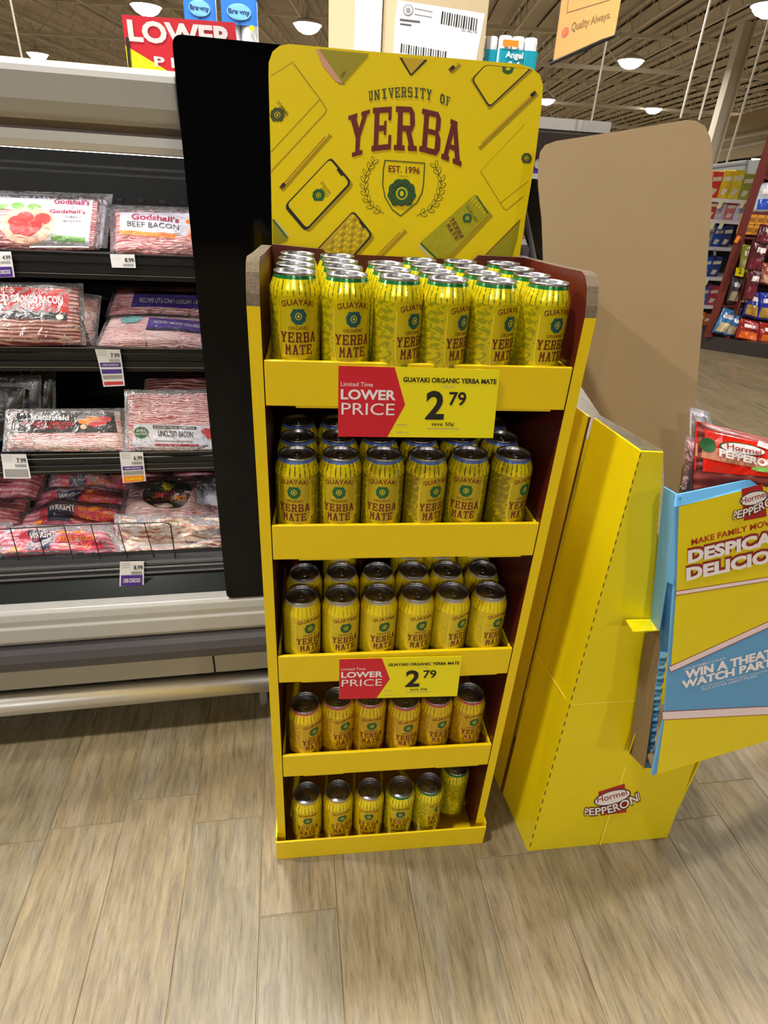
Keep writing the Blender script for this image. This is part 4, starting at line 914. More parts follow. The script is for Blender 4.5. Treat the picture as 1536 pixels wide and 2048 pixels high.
# ------------------------------------------------------------------ meat packs on the shelves
def pr_turkey(m, S):
    surf_poly(m, S, [(.0, .72), (.98, .72), (.98, 1), (0, 1)], lblue, 1); surf_poly(m, S, [(.66, .02), (.98, .02), (.98, .74), (.66, .74)], lblue, 1)
    for i in range(5): surf_disc(m, S, (.34+i*.085, .77+.01*(i % 2)), .035, .06, lgreen, 2)
    surf_disc(m, S, (.655, .42), .145, .36, foodor, 2)
    for dx, dy in ((-.06, .04), (-.02, .12), (.03, -.04), (.07, .1), (.0, -.12), (-.05, -.08)): surf_disc(m, S, (.655+dx, .44+dy), .045, .12, foodred, 3)
    T(m, S, "Godshall's", [(.78, .84), (.965, .84), (.965, .95), (.78, .95)], crim, 3); T(m, S, "Godshall's", [(.76, .66), (.95, .66), (.95, .74), (.76, .74)], crim, 3)
    T(m, S, 'TURKEY', [(.84, .56), (.93, .56), (.93, .61), (.84, .61)], darkl, 3, 0); T(m, S, 'BACON', [(.84, .48), (.93, .48), (.93, .53), (.84, .53)], darkl, 3, 0)
    surf_poly(m, S, [(.78, .12), (.96, .1), (.96, .2), (.78, .22)], lgreen, 2)
c1 = cs(0, .6, 0)
pack('bacon_pack', 'turkey bacon pack with the red food picture, frontmost at the left of the top shelf', 'bacon pack', [(-190, 503), (186, 499), (196, 400), (-190, 392)], (.605, .66), bacon, .016, prints=pr_turkey, grow=.03)
pack('bacon_pack', 'clear wrapped pack behind the turkey bacon, showing as a crumpled film edge', 'bacon pack', [(-150, 494), (204, 496), (214, 398), (-150, 385)], (.655, .70), lblue, .012, grow=.03, wob=.012)
pack('bacon_pack', 'rearmost clear pack of the turkey bacon row, tallest film corner', 'bacon pack', [(-130, 488), (205, 492), (219, 392), (-130, 380)], (.70, .745), lblue, .012, grow=.02, wob=.012)
def pr_beef(m, S):
    surf_poly(m, S, [(.05, .42), (1, .36), (1, .95), (.05, .95)], lblue, 1); surf_poly(m, S, [(.05, .40), (.62, .30), (.64, .40), (.05, .50)], orange, 2)
    T(m, S, "Godshall's", [(.17, .74), (.66, .68), (.66, .82), (.17, .90)], crim, 3, .02); T(m, S, 'BEEF BACON', [(.13, .58), (.66, .50), (.66, .62), (.13, .70)], darkl, 3, 0)
    for x in (.78, .92): surf_disc(m, S, (x, .72), .055, .07, orange, 2); surf_disc(m, S, (x, .52), .05, .06, foodor, 2)
    surf_disc(m, S, (.86, .36), .13, .13, foodor, 3); surf_disc(m, S, (.86, .36), .1, .1, foodred, 4)
pack('bacon_pack', 'beef bacon pack with an orange stripe label on the top shelf', 'bacon pack', [(232, 508), (425, 514), (425, 428), (232, 424)], (.605, .66), bacon, .014, prints=pr_beef, grow=.06)
pack('bacon_pack', 'second beef bacon pack standing behind the orange striped one', 'bacon pack', [(232, 500), (425, 506), (425, 424), (226, 417)], (.67, .71), bacon, .01, grow=.05)
def pr_maple(m, S):
    surf_poly(m, S, [(.0, .56), (.95, .50), (.95, .92), (0, .98)], redl, 1); surf_poly(m, S, [(.0, .47), (.94, .38), (.94, .52), (0, .60)], darkl, 2)
    T(m, S, 'UNCURED', [(.42, .86), (.63, .84), (.63, .93), (.42, .95)], foodor, 3, .01); T(m, S, 'MAPLEWOOD SMOKED BACON', [(.34, .71), (.92, .66), (.92, .79), (.34, .84)], white, 3, .035)
    surf_poly(m, S, [(.40, .59), (.55, .58), (.57, .66), (.40, .68)], tealp, 3); surf_poly(m, S, [(.40, .50), (.62, .48), (.62, .53), (.40, .55)], greyp, 3)
    for i in range(3): surf_poly(m, S, [(.70+i*.055, .47), (.73+i*.055, .465), (.73+i*.055, .50), (.70+i*.055, .505)], greyp, 3)
    surf_disc(m, S, (.90, .44), .022, .045, white, 3)
pack('bacon_pack', 'dark smoked bacon pack with a red label on the second shelf', 'bacon pack', [(-180, 694), (162, 690), (156, 574), (-180, 566)], (.576, .63), bacon_d, .024, prints=pr_maple, grow=.03, wob=.012)
pack('bacon_pack', 'crumpled clear pack end right of the red labelled smoked bacon', 'bacon pack', [(60, 690), (188, 692), (196, 600), (80, 580)], (.63, .66), bacon_w, .016, grow=.04, wob=.02)
def pr_purp(flip):
    def f(m, S):
        surf_poly(m, S, [(.2, .25), (1, .2), (1, .72), (.2, .75)] if flip else [(.38, .50), (1, .40), (1, .80), (.38, .86)], purple, 1)
        surf_poly(m, S, [(.2, .66), (.8, .64), (.8, .72), (.2, .76)] if flip else [(.38, .42), (1, .34), (1, .42), (.38, .50)], mat('label_deep_navy', (30, 30, 60), .4, vary=0), 2)
        if flip: T(m, S, 'HICKORY SMOKED UNCURED BACON', [(.96, .50), (.27, .52), (.27, .36), (.96, .34)], white, 3, .01); surf_poly(m, S, [(.86, .2), (1, .2), (1, .66), (.86, .66)], lblue, 3); surf_disc(m, S, (.95, .42), .06, .15, tealp, 4)
        else: T(m, S, 'HICKORY SMOKED UNCURED BACON', [(.44, .62), (.98, .54), (.98, .64), (.44, .73)], white, 3, .01); surf_disc(m, S, (.22, .80), .10, .13, tealp, 3)
    return f
pack('bacon_pack', 'pale bacon pack with a purple stripe, front one of the pair on the second shelf', 'bacon pack', [(196, 692), (430, 697), (430, 638), (222, 634)], (.576, .66), bacon_w, .012, prints=pr_purp(False), grow=.03)
pack('bacon_pack', 'pink bacon pack with an upside down purple label, behind the pale purple striped one', 'bacon pack', [(216, 634), (430, 638), (430, 575), (236, 572)], (.67, .73), bacon, .012, prints=pr_purp(True), grow=.03)
def pr_dk(m, S):
    surf_disc(m, S, (.13, .45), .09, .3, tealp, 2); surf_poly(m, S, [(.5, .45), (1, .4), (1, .75), (.5, .8)], mat('label_dim_purple', (60, 44, 90), .4, vary=0), 2); T(m, S, 'NO SUGAR', [(.62, .55), (.95, .52), (.95, .62), (.62, .65)], greyp, 3, 0)
pack('bacon_pack', 'dim grey labelled pack at the back of the second shelf', 'bacon pack', [(172, 600), (430, 592), (430, 560), (176, 566)], (.76, .80), mat('grey_pack_card', (130, 136, 142), .4, vary=.1), .008, prints=pr_dk, grow=.02)
def pr_smith(m, S):
    surf_poly(m, S, [(.03, .44), (.97, .44), (.95, .96), (.05, .96)], darkl, 1); T(m, S, 'Smithfield', [(.23, .76), (.55, .74), (.55, .88), (.23, .90)], white, 3, .03)
    T(m, S, 'HICKORY SMOKED', [(.13, .64), (.60, .61), (.60, .70), (.13, .73)], redl, 3, .04); T(m, S, 'BACON CLASSIC', [(.27, .55), (.54, .53), (.54, .60), (.27, .62)], redl, 3, .03)
    for dx, dy in ((-.06, .02), (0, .08), (.06, .0), (.1, .07), (.02, -.04)): surf_disc(m, S, (.76+dx, .70+dy), .07, .08, foodred if dx > 0 else orange, 3)
    surf_disc(m, S, (.68, .58), .03, .06, foodor, 4)
pack('bacon_pack', 'black labelled bacon pack on the third shelf', 'bacon pack', [(14, 903), (248, 903), (240, 822), (20, 824)], (.535, .58), bacon_w, .018, prints=pr_smith, grow=.04)
for i, (dx, lab) in enumerate(((0, 'nearest'), (14, 'middle'), (26, 'rearmost'))):
    pack('bacon_pack', f'clear wrapped black pack in the dim upper left of the third shelf, {lab} of three', 'bacon pack', [(-120, 890-i*12), (38+dx*2.6, 880-i*14), (46+dx*2.2, 775-i*17), (-120, 768-i*15)], (.60+i*.04, .64+i*.04), mat('dark_pack_card', (34, 33, 36), .3, vary=.3), .012, grow=.03, wob=.015, group='clear black packs')
def pr_nat(m, S):
    surf_poly(m, S, [(.04, .08), (1, .04), (1, .44), (.07, .48)], lblue, 1); surf_poly(m, S, [(.26, .40), (.70, .38), (.70, .43), (.26, .455)], darkl, 2)
    T(m, S, 'RAISED WITHOUT ANTIBIOTICS', [(.28, .408), (.68, .39), (.68, .42), (.28, .44)], white, 3, 0); T(m, S, 'UNCURED BACON', [(.31, .27), (.66, .25), (.66, .35), (.31, .37)], darkl, 3, .02)
    surf_disc(m, S, (.14, .33), .075, .10, green, 2); T(m, S, 'OPEN', [(.09, .34), (.18, .34), (.18, .38), (.09, .38)], white, 3, 0); T(m, S, 'NATURE', [(.085, .29), (.19, .29), (.19, .325), (.085, .325)], white, 3, 0)
    surf_poly(m, S, [(.27, .10), (.72, .09), (.72, .13), (.27, .14)], crim, 2); surf_poly(m, S, [(.27, .18), (.66, .17), (.66, .19), (.27, .20)], greyp, 2)
    for dx, dy in ((-.04, .03), (.03, .05), (.08, .0), (0, -.04), (.1, .06)): surf_disc(m, S, (.84+dx, .32+dy), .05, .055, foodred, 3)
pack('bacon_pack', 'uncured bacon pack with a grey label and green round mark on the third shelf', 'bacon pack', [(258, 903), (452, 903), (452, 786), (254, 786)], (.535, .58), bacon, .016, prints=pr_nat, grow=.03)
pack('bacon_pack', 'dark red bacon pack lying behind the grey labelled uncured bacon', 'bacon pack', [(292, 790), (452, 792), (452, 742), (292, 741)], (.64, .70), bacon_d, .01, grow=.02)
def pr_wright(m, S):
    surf_poly(m, S, [(.18, .12), (.92, .18), (.92, .86), (.18, .80)], mat('label_pink_red', (214, 60, 84), .4, vary=.05), 1)
    surf_poly(m, S, [(.30, .16), (.48, .17), (.54, .84), (.24, .84)], mat('label_navy', (46, 52, 84), .4, vary=0), 2); T(m, S, 'WRIGHT', [(.27, .56), (.53, .58), (.53, .76), (.27, .74)], white, 4, .03); T(m, S, 'BRAND', [(.34, .36), (.47, .37), (.47, .45), (.34, .44)], white, 4, 0)
    surf_poly(m, S, [(.56, .66), (.82, .68), (.82, .82), (.56, .80)], orange, 2); T(m, S, 'REAL WOOD', [(.56, .42), (.90, .45), (.90, .60), (.56, .57)], orange, 3, .02); T(m, S, 'SMOKED', [(.56, .22), (.82, .24), (.82, .38), (.56, .36)], orange, 3, .02); T(m, S, '1.5', [(.84, .68), (.91, .69), (.91, .80), (.84, .79)], white, 3, .01)
    surf_poly(m, S, [(.16, .1), (.24, .1), (.24, .30), (.16, .30)], orange, 3)
WR = [([(-20, 1118), (238, 1110), (205, 1050), (25, 1058)], (.50, .55), 'lowest pink bacon pack with a red label in the middle of the bottom deck'),
      ([(30, 1068), (262, 1062), (238, 1014), (70, 1020)], (.56, .62), 'second pink bacon pack from the front in the middle of the bottom deck'),
      ([(56, 1036), (262, 1030), (250, 984), (84, 988)], (.63, .69), 'third pink bacon pack from the front in the middle of the bottom deck'),
      ([(90, 998), (262, 992), (262, 930), (112, 930)], (.70, .77), 'rearmost pink bacon pack in the middle of the bottom deck')]
for px, D, lab in WR: pack('bacon_pack', lab, 'bacon pack', px, D, bacon_p, .030, prints=pr_wright, grow=.05, wob=.03, group='pink bacon packs')
for i, (px, D, lab) in enumerate([([(-160, 1122), (26, 1116), (18, 1050), (-160, 1052)], (.50, .55), 'front'), ([(-160, 1066), (40, 1058), (56, 1000), (-160, 1000)], (.57, .64), 'middle'), ([(-160, 1006), (70, 1000), (96, 932), (-160, 935)], (.66, .74), 'rear')]):
    pack('bacon_pack', f'pink vacuum packed bacon at the left edge of the bottom deck, {lab} one', 'bacon pack', px, D, bacon_p, .030, grow=.04, wob=.03)
def pr_sun(m, S):
    surf_disc(m, S, (.42, .52), .25, .40, mat('label_black_oval', (34, 30, 22), .4, vary=.05), 2)
    P = []
    for i in range(32): t = 2*PI*i/32; r = 1 if i % 2 else .55; P.append(S(.42+.075*r*math.cos(t), .70+.17*r*math.sin(t), 3.5))
    m.poly(P, signy); T(m, S, 'SMOKY', [(.30, .42), (.52, .42), (.52, .53), (.30, .53)], redl, 5, .03); T(m, S, 'BACON ENDS & PIECES', [(.22, .30), (.62, .30), (.62, .38), (.22, .38)], orange, 5, .02)
    surf_poly(m, S, [(.72, .3), (.95, .3), (.95, .8), (.72, .8)], lblue, 2)
    for i in range(8): surf_poly(m, S, [(.745+i*.02, .5), (.755+i*.02, .5), (.755+i*.02, .72), (.745+i*.02, .72)], greyp, 3)
pack('bacon_pack', 'bacon ends pack with a black oval sun label at the right of the bottom deck', 'bacon pack', [(246, 1040), (450, 1042), (448, 955), (262, 962)], (.56, .66), bacon_w, .030, prints=pr_sun, grow=.05, wob=.04)
pack('bacon_pack', 'brownish bacon ends pack hanging below the black oval label pack', 'bacon pack', [(240, 1080), (440, 1086), (450, 1036), (236, 1032)], (.52, .55), bacon_f, .030, grow=.04, wob=.035)
pack('bacon_pack', 'brownish bacon ends pack lowest at the right of the bottom deck', 'bacon pack', [(246, 1120), (456, 1115), (452, 1080), (244, 1076)], (.50, .53), bacon_f, .026, grow=.03, wob=.03)
pack('bacon_pack', 'pink film wrapped pack at the rear right of the bottom deck', 'bacon pack', [(268, 965), (450, 960), (450, 930), (275, 932)], (.72, .78), bacon_p, .02, grow=.04, wob=.03)

# ------------------------------------------------------------------ shelf price tags
def price_tag(label, px, D, price, rows, curl=0):
    q = [atc(*p, D) for p in px]
    n = V(-CN); t = thing('price_tag', label, 'price tag', q[3])
    def S(u, v, h=0): return q[0].lerp(q[1], u).lerp(q[3].lerp(q[2], u), v)+n*((.0006 if h == 0 else .0014)+.0003*h+curl*(1-v)**2)
    m = MB(); N_ = 8
    for i in range(N_):
        m.poly([S(0, i/N_), S(1, i/N_), S(1, (i+1)/N_), S(0, (i+1)/N_)], tagw)
    c = m.build('card', t)
    so = c.modifiers.new('thickness', 'SOLIDIFY'); so.thickness = .0005
    m = MB()
    H0 = px[0][1]-px[3][1]; f = 28/H0 if H0 > 28 else 1
    top = lambda a: 1-f*(1-a)
    put_text(m, S, price, quadmap([(.58, top(.42)), (.95, top(.42)), (.95, top(.74)), (.58, top(.74))]), ink, 2, .02)
    for y in (.9, .75, .6): put_line(m, S, [(.06, top(y)), (.42, top(y))], .012, greyp, 1)
    for k in range(9): put_line(m, S, [(.5+k*.05, top(.12)), (.5+k*.05, top(.30))], .02, ink, 1)
    for y0, y1, c_, s in rows:
        put_poly(m, S, [(.06, y0), (.94, y0), (.94, y1), (.06, y1)], c_, 1)
        if s: put_text(m, S, s, quadmap([(.15, y0+(y1-y0)*.3), (.85, y0+(y1-y0)*.3), (.85, y0+(y1-y0)*.7), (.15, y0+(y1-y0)*.7)]), white if c_ is not orange else signy, 2, .02)
    m.build('tag_print', t, fix=False)
price_tag('white shelf tag with a purple block at the left edge of the top rail', [(-20, 556), (30, 554), (22, 503), (-20, 503)], .590, '4.99', [(.02, .42, purple, 'CARB CONSCIOUS')])
price_tag('small white shelf tag on the top rail below the beef bacon', [(224, 535), (272, 536), (269, 509), (220, 508)], .592, '8.99', [])
price_tag('long curling shelf tag with purple blocks on the second rail', [(210, 770), (252, 768), (240, 699), (190, 698)], .556, '7.99', [(.52, .64, purple, 'CARB CONSCIOUS'), (.34, .46, purple, None), (.20, .30, greyp, None), (.04, .13, redl, None)], .012)
price_tag('grey and white shelf tag at the left of the third rail', [(10, 954), (64, 954), (52, 908), (2, 908)], .518, '7.99', [(.06, .38, greyp, None)], .006)
price_tag('shelf tag with an orange save block on the third rail', [(246, 966), (292, 962), (286, 904), (239, 904)], .518, '6.99', [(.02, .22, orange, 'SAVE'), (.26, .38, greyp, None), (.42, .54, purple, 'CARB CONSCIOUS')])
price_tag('shelf tag with a purple block hanging on the bottom deck rail', [(239, 1192), (288, 1190), (288, 1122), (240, 1123)], .434, '8.99', [(.02, .12, darkl, None), (.14, .26, greyp, None), (.32, .62, purple, 'CARB CONSCIOUS')], .004)

# ================================================================== ABOVE THE CASE: sale sign, towel packs, box, tissue packs, banner
def board(name, label, cat, q, y, th, mt, prints, grp=None):
    P = [aty(u, v, yy) for (u, v), yy in zip(q, y if isinstance(y, (list, tuple)) else [y]*4)]
    n = (P[1]-P[0]).cross(P[3]-P[0]).normalized()
    if n.dot(V(CAM)-P[0]) < 0: n = -n
    t = thing(name, label, cat, P[0], grp)
    def S(u, v, h=0): return P[0].lerp(P[1], u).lerp(P[3].lerp(P[2], u), v)+n*h*.0012
    m = MB(); m.slab(P, -n*th, mt); m.build('board', t)
    m = MB(); prints(m, S); m.build('lettering', t, fix=False); return t
def pr_lower(m, S):
    put_poly(m, S, [(0, .02), (0, .50), (.46, .02)], signy, 1)
    put_text(m, S, 'LOWER', quadmap([(.04, .57), (.97, .57), (.97, .93), (.04, .93)]), white, 2, .04); put_text(m, S, 'P R I C E', quadmap([(.24, .19), (.93, .19), (.93, .36), (.24, .36)]), white, 2, .03)
t = board('sale_banner', 'red and yellow lower price sign standing behind the white canopy', 'sign', [(258, 150), (482, 172), (470, 45), (243, 29)], 1.02, .006, redp, pr_lower)
p_ = aty(258, 150, 1.015); m = MB(); m.slab([aty(251, 75, 1.015), aty(257, 75, 1.015), V((p_.x+.005, 1.015, 1.4805)), V((p_.x, 1.015, 1.4805))], (0, .008, 0), ink); m.build('sign_holder', t)
# shelving behind the case on which boxes stand
gy = 2.15
tb = aty(600, 165, gy).z
GX = aty(1068, 165, gy).x
gd = thing('stock_shelf', 'shelving run behind the meat case that carries the box and paper packs', 'shelf', (0.6, gy+.3, 0))
m = MB(); m.box((-1.6, gy-.02, tb-.03), (GX, gy+.7, tb), wmetal); m.build('top_shelf', gd)
m = MB(); m.box((-1.6, gy+.33, 0), (GX, gy+.36, tb-.03), wmetal); m.build('back_panel', gd)
for x in (-1.58, GX-.035):
    m = MB(); m.box((x, gy+.0, 0), (x+.03, gy+.68, tb-.03), mat('upright_grey', (120, 120, 120), .5)); m.build('upright', gd)
for k in range(3):
    m = MB(); m.box((-1.55, gy, .15+k*.45), (GX-.04, gy+.32, .18+k*.45), wmetal); m.build('shelf', gd)
def crate(name, label, cat, u0, u1, vt, y, depth, h, mt, zb=None, grp=None):
    zb = tb if zb is None else zb
    a = aty(u0, 100, y); b = aty(u1, 100, y)
    return a.x, b.x
# cardboard carton
ya = gy+.03
xl, xr = aty(790, 100, ya).x, aty(968, 100, ya).x
ct = thing('cardboard_box', 'brown cardboard carton with a large white shipping label above the yellow header', 'box', ((xl+xr)/2, ya+.2, tb))
ctm = mat('carton_board', (196, 176, 140), .75, vary=.05)
m = MB(); zt = tb+.42; dx = -.10
m.tris([(xl, ya, tb+.001), (xr, ya, tb+.001), (xr+.02, ya+.42, tb+.001), (xl-.26, ya+.34, tb+.001), (xl, ya, zt), (xr, ya, zt), (xr+.02, ya+.42, zt), (xl-.26, ya+.34, zt)], [(0, 3, 2, 1), (4, 5, 6, 7), (0, 1, 5, 4), (1, 2, 6, 5), (2, 3, 7, 6), (3, 0, 4, 7)], ctm); m.build('carton', ct, bevel=.003)
CSf = plane_surf((0, ya, 0), (0, 1, 0), .0008)
m = MB(); put_poly(m, CSf, [(786, 107), (952, 122), (970, 27), (796, 0), (790, 40)], tagw, 1)
def CC(x, y, h=0): return CSf(700+x/2.56, y/2.56, h)
for i in range(15): put_line(m, CC, [(475+i*12.5, 60+i*2.6), (468+i*12.5, 120+i*2.6)], 5 if i % 3 else 8, ink, 2)
for i in range(19): put_line(m, CC, [(265+i*12.5, 225+i*2.2), (262+i*12.5, 268+i*2.2)], 4 if i % 3 else 7.5, ink, 2)
put_disc(m, CC, (298, 52), 27, 30, greyp, 2, 18); put_disc(m, CC, (298, 52), 21, 24, tagw, 3, 18); put_disc(m, CC, (298, 52), 12, 14, greyp, 4, 12)
put_line(m, CC, [(330, 42), (420, 60)], 4, greyp, 2); put_line(m, CC, [(330, 72), (420, 88)], 4, greyp, 2)
mat('label_mid_grey', (90, 90, 94), .5, vary=0); put_line(m, CC, [(258, 100), (356, 112)], 10, MATS['label_mid_grey'], 2); put_line(m, CC, [(258, 122), (312, 129)], 8, MATS['label_mid_grey'], 2)
put_text(m, CC, '1051 962 710', quadmap([(568, 160), (650, 172), (652, 160), (570, 148)]), MATS['label_mid_grey'], 2); m.build('shipping_label', ct, fix=False)
m = MB(); e1 = [V((xl-.012, ya+.018, 0)), V((xl-.20, ya+.26, 0))]
m.poly([V((xl-.05-.0, ya+.05, tb+.07)), V((xl-.15, ya+.18, tb+.07)), V((xl-.15, ya+.18, tb+.36)), V((xl-.05, ya+.05, tb+.36))], tagw)
o = m.build('side_label', ct, fix=False); o.location = (-.004, -.004, 0)
# paper packs
softm = mat('tissue_plastic_wrap', (226, 226, 230), .3, vary=.05, scale=20)
def towel(label, px0, px1, vb, y, hgt, rolls, col, band, prints, grp, dz=0, base=None):
    base = tb if base is None else base
    x0, x1 = aty(px0, vb, y).x, aty(px1, vb, y).x
    t = thing('paper_towel_pack', label, 'paper pack', ((x0+x1)/2, y+.1, base), grp); n = rolls; wd = (x1-x0)/n
    for k in range(n):
        m = MB(); r = wd/2; m.lathe([(.0001, 0), (r*.93, 0), (r*1.0, .01), (r*1.0, hgt-.012), (r*.9, hgt), (.0001, hgt-.004)], softm, 18, (x0+r+k*wd, y+r, base+.001)); m.build('roll', t, smooth=True)
    m = MB(); r = wd/2; N_ = 12; ys = y-.002
    def S(u, v, h=0):
        x = x0+(x1-x0)*u; k = min(int(u*n), n-1); f = (u*n-k)*2-1; d = r*(1-math.sqrt(max(0, 1-(f*.98)**2))) * .10
        return V((x, ys+d-h*.002, base+hgt*v))
    for i in range(N_*2): m.poly([S(i/N_/2, band[0]), S((i+1)/N_/2, band[0]), S((i+1)/N_/2, band[1]), S(i/N_/2, band[1])], col)
    m.build('wrap_band', t); m = MB(); prints(m, S); m.build('label_print', t, fix=False)
bl = mat('towel_pack_blue', (40, 120, 214), .35, vary=.06); lb = mat('towel_pack_pale_blue', (120, 190, 240), .35, vary=0); tq = mat('tissue_pack_teal', (0, 150, 172), .35, vary=.04)
def pr_towel(m, S):
    put_disc(m, S, (.5, .81), .34, .10, lb, 2, 18); put_text(m, S, 'Brawny', quadmap([(.20, .77), (.80, .765), (.80, .84), (.20, .845)]), mat('towel_navy', (30, 50, 110), .4, vary=0), 3, .03); put_disc(m, S, (.84, .63), .08, .035, signy, 3, 12)
yt = gy+.02
hh = aty(440, -12, yt).z-tb
towel('blue paper towel pack behind the red sign, left one', 366, 430, 0, yt, hh, 2, bl, (.66, .99), pr_towel, 'blue towel packs')
towel('blue paper towel pack behind the black panel, right one', 441, 513, 0, yt, hh, 2, bl, (.66, .99), pr_towel, 'blue towel packs')
def pr_tiss(m, S):
    put_text(m, S, 'Angel', quadmap([(.16, .63), (.62, .63), (.62, .76), (.16, .76)]), white, 3, .03); put_text(m, S, 'Soft', quadmap([(.26, .50), (.6, .50), (.6, .61), (.26, .61)]), white, 3, .03); put_poly(m, S, [(.05, .83), (.46, .83), (.46, .93), (.05, .93)], orange, 3)
hy = aty(1040, 73, yt).z-tb
towel('teal wrapped bathroom tissue pack right of the carton, right one', 999, 1076, 100, yt, hy, 3, tq, (.02, .80), pr_tiss, 'teal tissue packs')
towel('teal wrapped bathroom tissue pack partly behind the carton, left one', 925, 996, 100, yt+.06, hy*1.02, 3, tq, (.02, .80), pr_tiss, 'teal tissue packs')
# hanging orange banner
def pr_q(m, S):
    gk = mat('banner_line', (150, 116, 60), .5, vary=0)
    put_line(m, S, [(.10, 1), (.14, .42), (.84, .42), (.86, 1)], .008, gk, 1)
    put_text(m, S, 'Quality Always.', quadmap([(.27, .20), (.90, .19), (.90, .30), (.27, .31)]), gk, 1, .01); put_disc(m, S, (.16, .24), .065, .05, mat('banner_pink', (226, 120, 110), .5, vary=0), 1, 16); put_disc(m, S, (.16, .24), .03, .03, orange, 2, 10)
ob = mat('banner_orange', (240, 190, 112), .6, vary=.03)
t = board('hanging_banner', 'pale orange banner hanging from the ceiling at the upper right', 'banner', [(1106, 124), (1228, 70), (1262, -120), (1138, -110)], [3.6, 3.0, 3.0, 3.6], .004, ob, pr_q)
m = MB(); a, b = aty(1102, 127, 3.6), aty(1232, 70, 3.0); m.tube(a, b, .010, ink, 8); m.build('bottom_bar', t)
m = MB()
for (u, v, y) in ((1140, -108, 3.6), (1258, -118, 3.0)):
    p = aty(u, v, y); m.tube(p, V((p.x, p.y, 5.68)), .004, joist_m, 5)
m.build('hanger', t)
# hanging rods
def rod(label, a, b, y, ztop=5.7):
    p, q_ = aty(*a, y), aty(*b, y); x = (p.x+q_.x)/2; z0 = min(p.z, q_.z)
    m = MB(); m.tube((x, y, z0), (x, y, ztop), .0065*y/4, joist_m, 6); tag(m.build('ceiling_rod'), label, 'rod')
rod('thin pale rod hanging at the far left behind the white canopy', (20, 0), (48, 130), 3.2)
rod('thin pale rod below the orange banner holding the dark awning light bar', (1213, 90), (1180, 250), 4.4)
rod('thin pale rod right of the brown board, right one crossing the lamps', (1532, 110), (1438, 330), 9)
rod('thin pale rod above the brown board, left of the steel column', (1382, 150), (1362, 236), 11)
rod('thin pale rod above the brown board, nearer the column', (1417, 165), (1398, 240), 13)

# ================================================================== MIDDLE AISLE SHELF seen between the header and the brown board
my = 4.5
aw = thing('aisle_shelf', 'dark topped aisle shelf with a light bar, seen between the yellow header and brown board', 'shelf', (1.9, my+.4, 0))
L0, L1 = aty(1000, 246, my), aty(1221, 258, my)
m = MB(); m.box((L0.x, my, L1.z-.03), (L1.x, my+.05, L1.z+.045), steel); m.build('light_bar', aw)
m = MB(); m.slab([V((L0.x, my+.02, L1.z-.03)), V((L1.x, my+.02, L1.z-.03)), V((L1.x-.25, my+.55, L1.z-.28)), V((L0.x, my+.55, L1.z-.28))], (0, 0, -.02), mat('awning_grey', (92, 92, 94), .6)); m.build('awning', aw)
m = MB(); zz_ = aty(1065, 352, my+.3).z; m.box((L0.x, my+.3, zz_-.02), (L1.x-.1, my+.75, zz_+.02), wmetal); m.build('shelf', aw)
m = MB(); z2 = aty(1060, 490, my+.3).z; m.box((L0.x, my+.3, z2-.02), (L1.x-.1, my+.75, z2+.02), wmetal); m.build('shelf', aw)
m = MB(); m.box((L0.x, my+.76, 0), (L1.x-.1, my+.8, L1.z-.05), mat('shelf_back_grey', (90, 88, 86), .7)); m.build('back_panel', aw)
m = MB(); m.box((L0.x, my+.30, 0), (L1.x-.1, my+.75, .3), blackm); m.build('base', aw)
vio = mat('violet_carton', (66, 44, 150), .4, vary=.1)
def boxy(name, label, cat, x0, x1, y, z0, h, d, mt, prints=None, grp=None):
    t = thing(name, label, cat, ((x0+x1)/2, y+d/2, z0), grp); m = MB(); m.box((x0+.003, y, z0+.001), (x1-.003, y+d, z0+h), mt); m.build('carton', t, bevel=.004)
    if prints:
        S = lambda u, v, k=0: V((x0+(x1-x0)*u, y-.001*k, z0+h*v)); m = MB(); prints(m, S); m.build('label_print', t, fix=False)
    return t
x0 = aty(1060, 330, my+.32).x
def pr_v(m, S): put_disc(m, S, (.4, .5), .12, .25, white, 1, 12); put_poly(m, S, [(.1, .86), (.9, .86), (.9, .97), (.1, .97)], MATS['logo_red'], 1)
boxy('product_box', 'violet carton on the white aisle shelf right of the header, lower one', 'box', x0-.02, x0+.20, my+.33, zz_+.02, .145, .2, vio, pr_v)
boxy('product_box', 'violet carton on the white aisle shelf right of the header, stacked upper one', 'box', x0+.0, x0+.20, my+.33, zz_+.166, .14, .2, vio, pr_v)
cols = [(168, 30, 34), (190, 110, 60), (150, 40, 44), (226, 150, 60)]
for i in range(4):
    xx = aty(1058, 420, my+.35).x+i*.11
    boxy('product_box', ['red bag shaped carton', 'tan carton', 'deep red carton', 'orange carton'][i]+' on the aisle shelf below the violet cartons', 'box', xx, xx+.10, my+.36, z2+.02, .30+.02*i, .16, mat('aisle_carton_%s' % 'abcd'[i], cols[i], .4, vary=.3, scale=14), None, 'cartons on the lower aisle shelf')
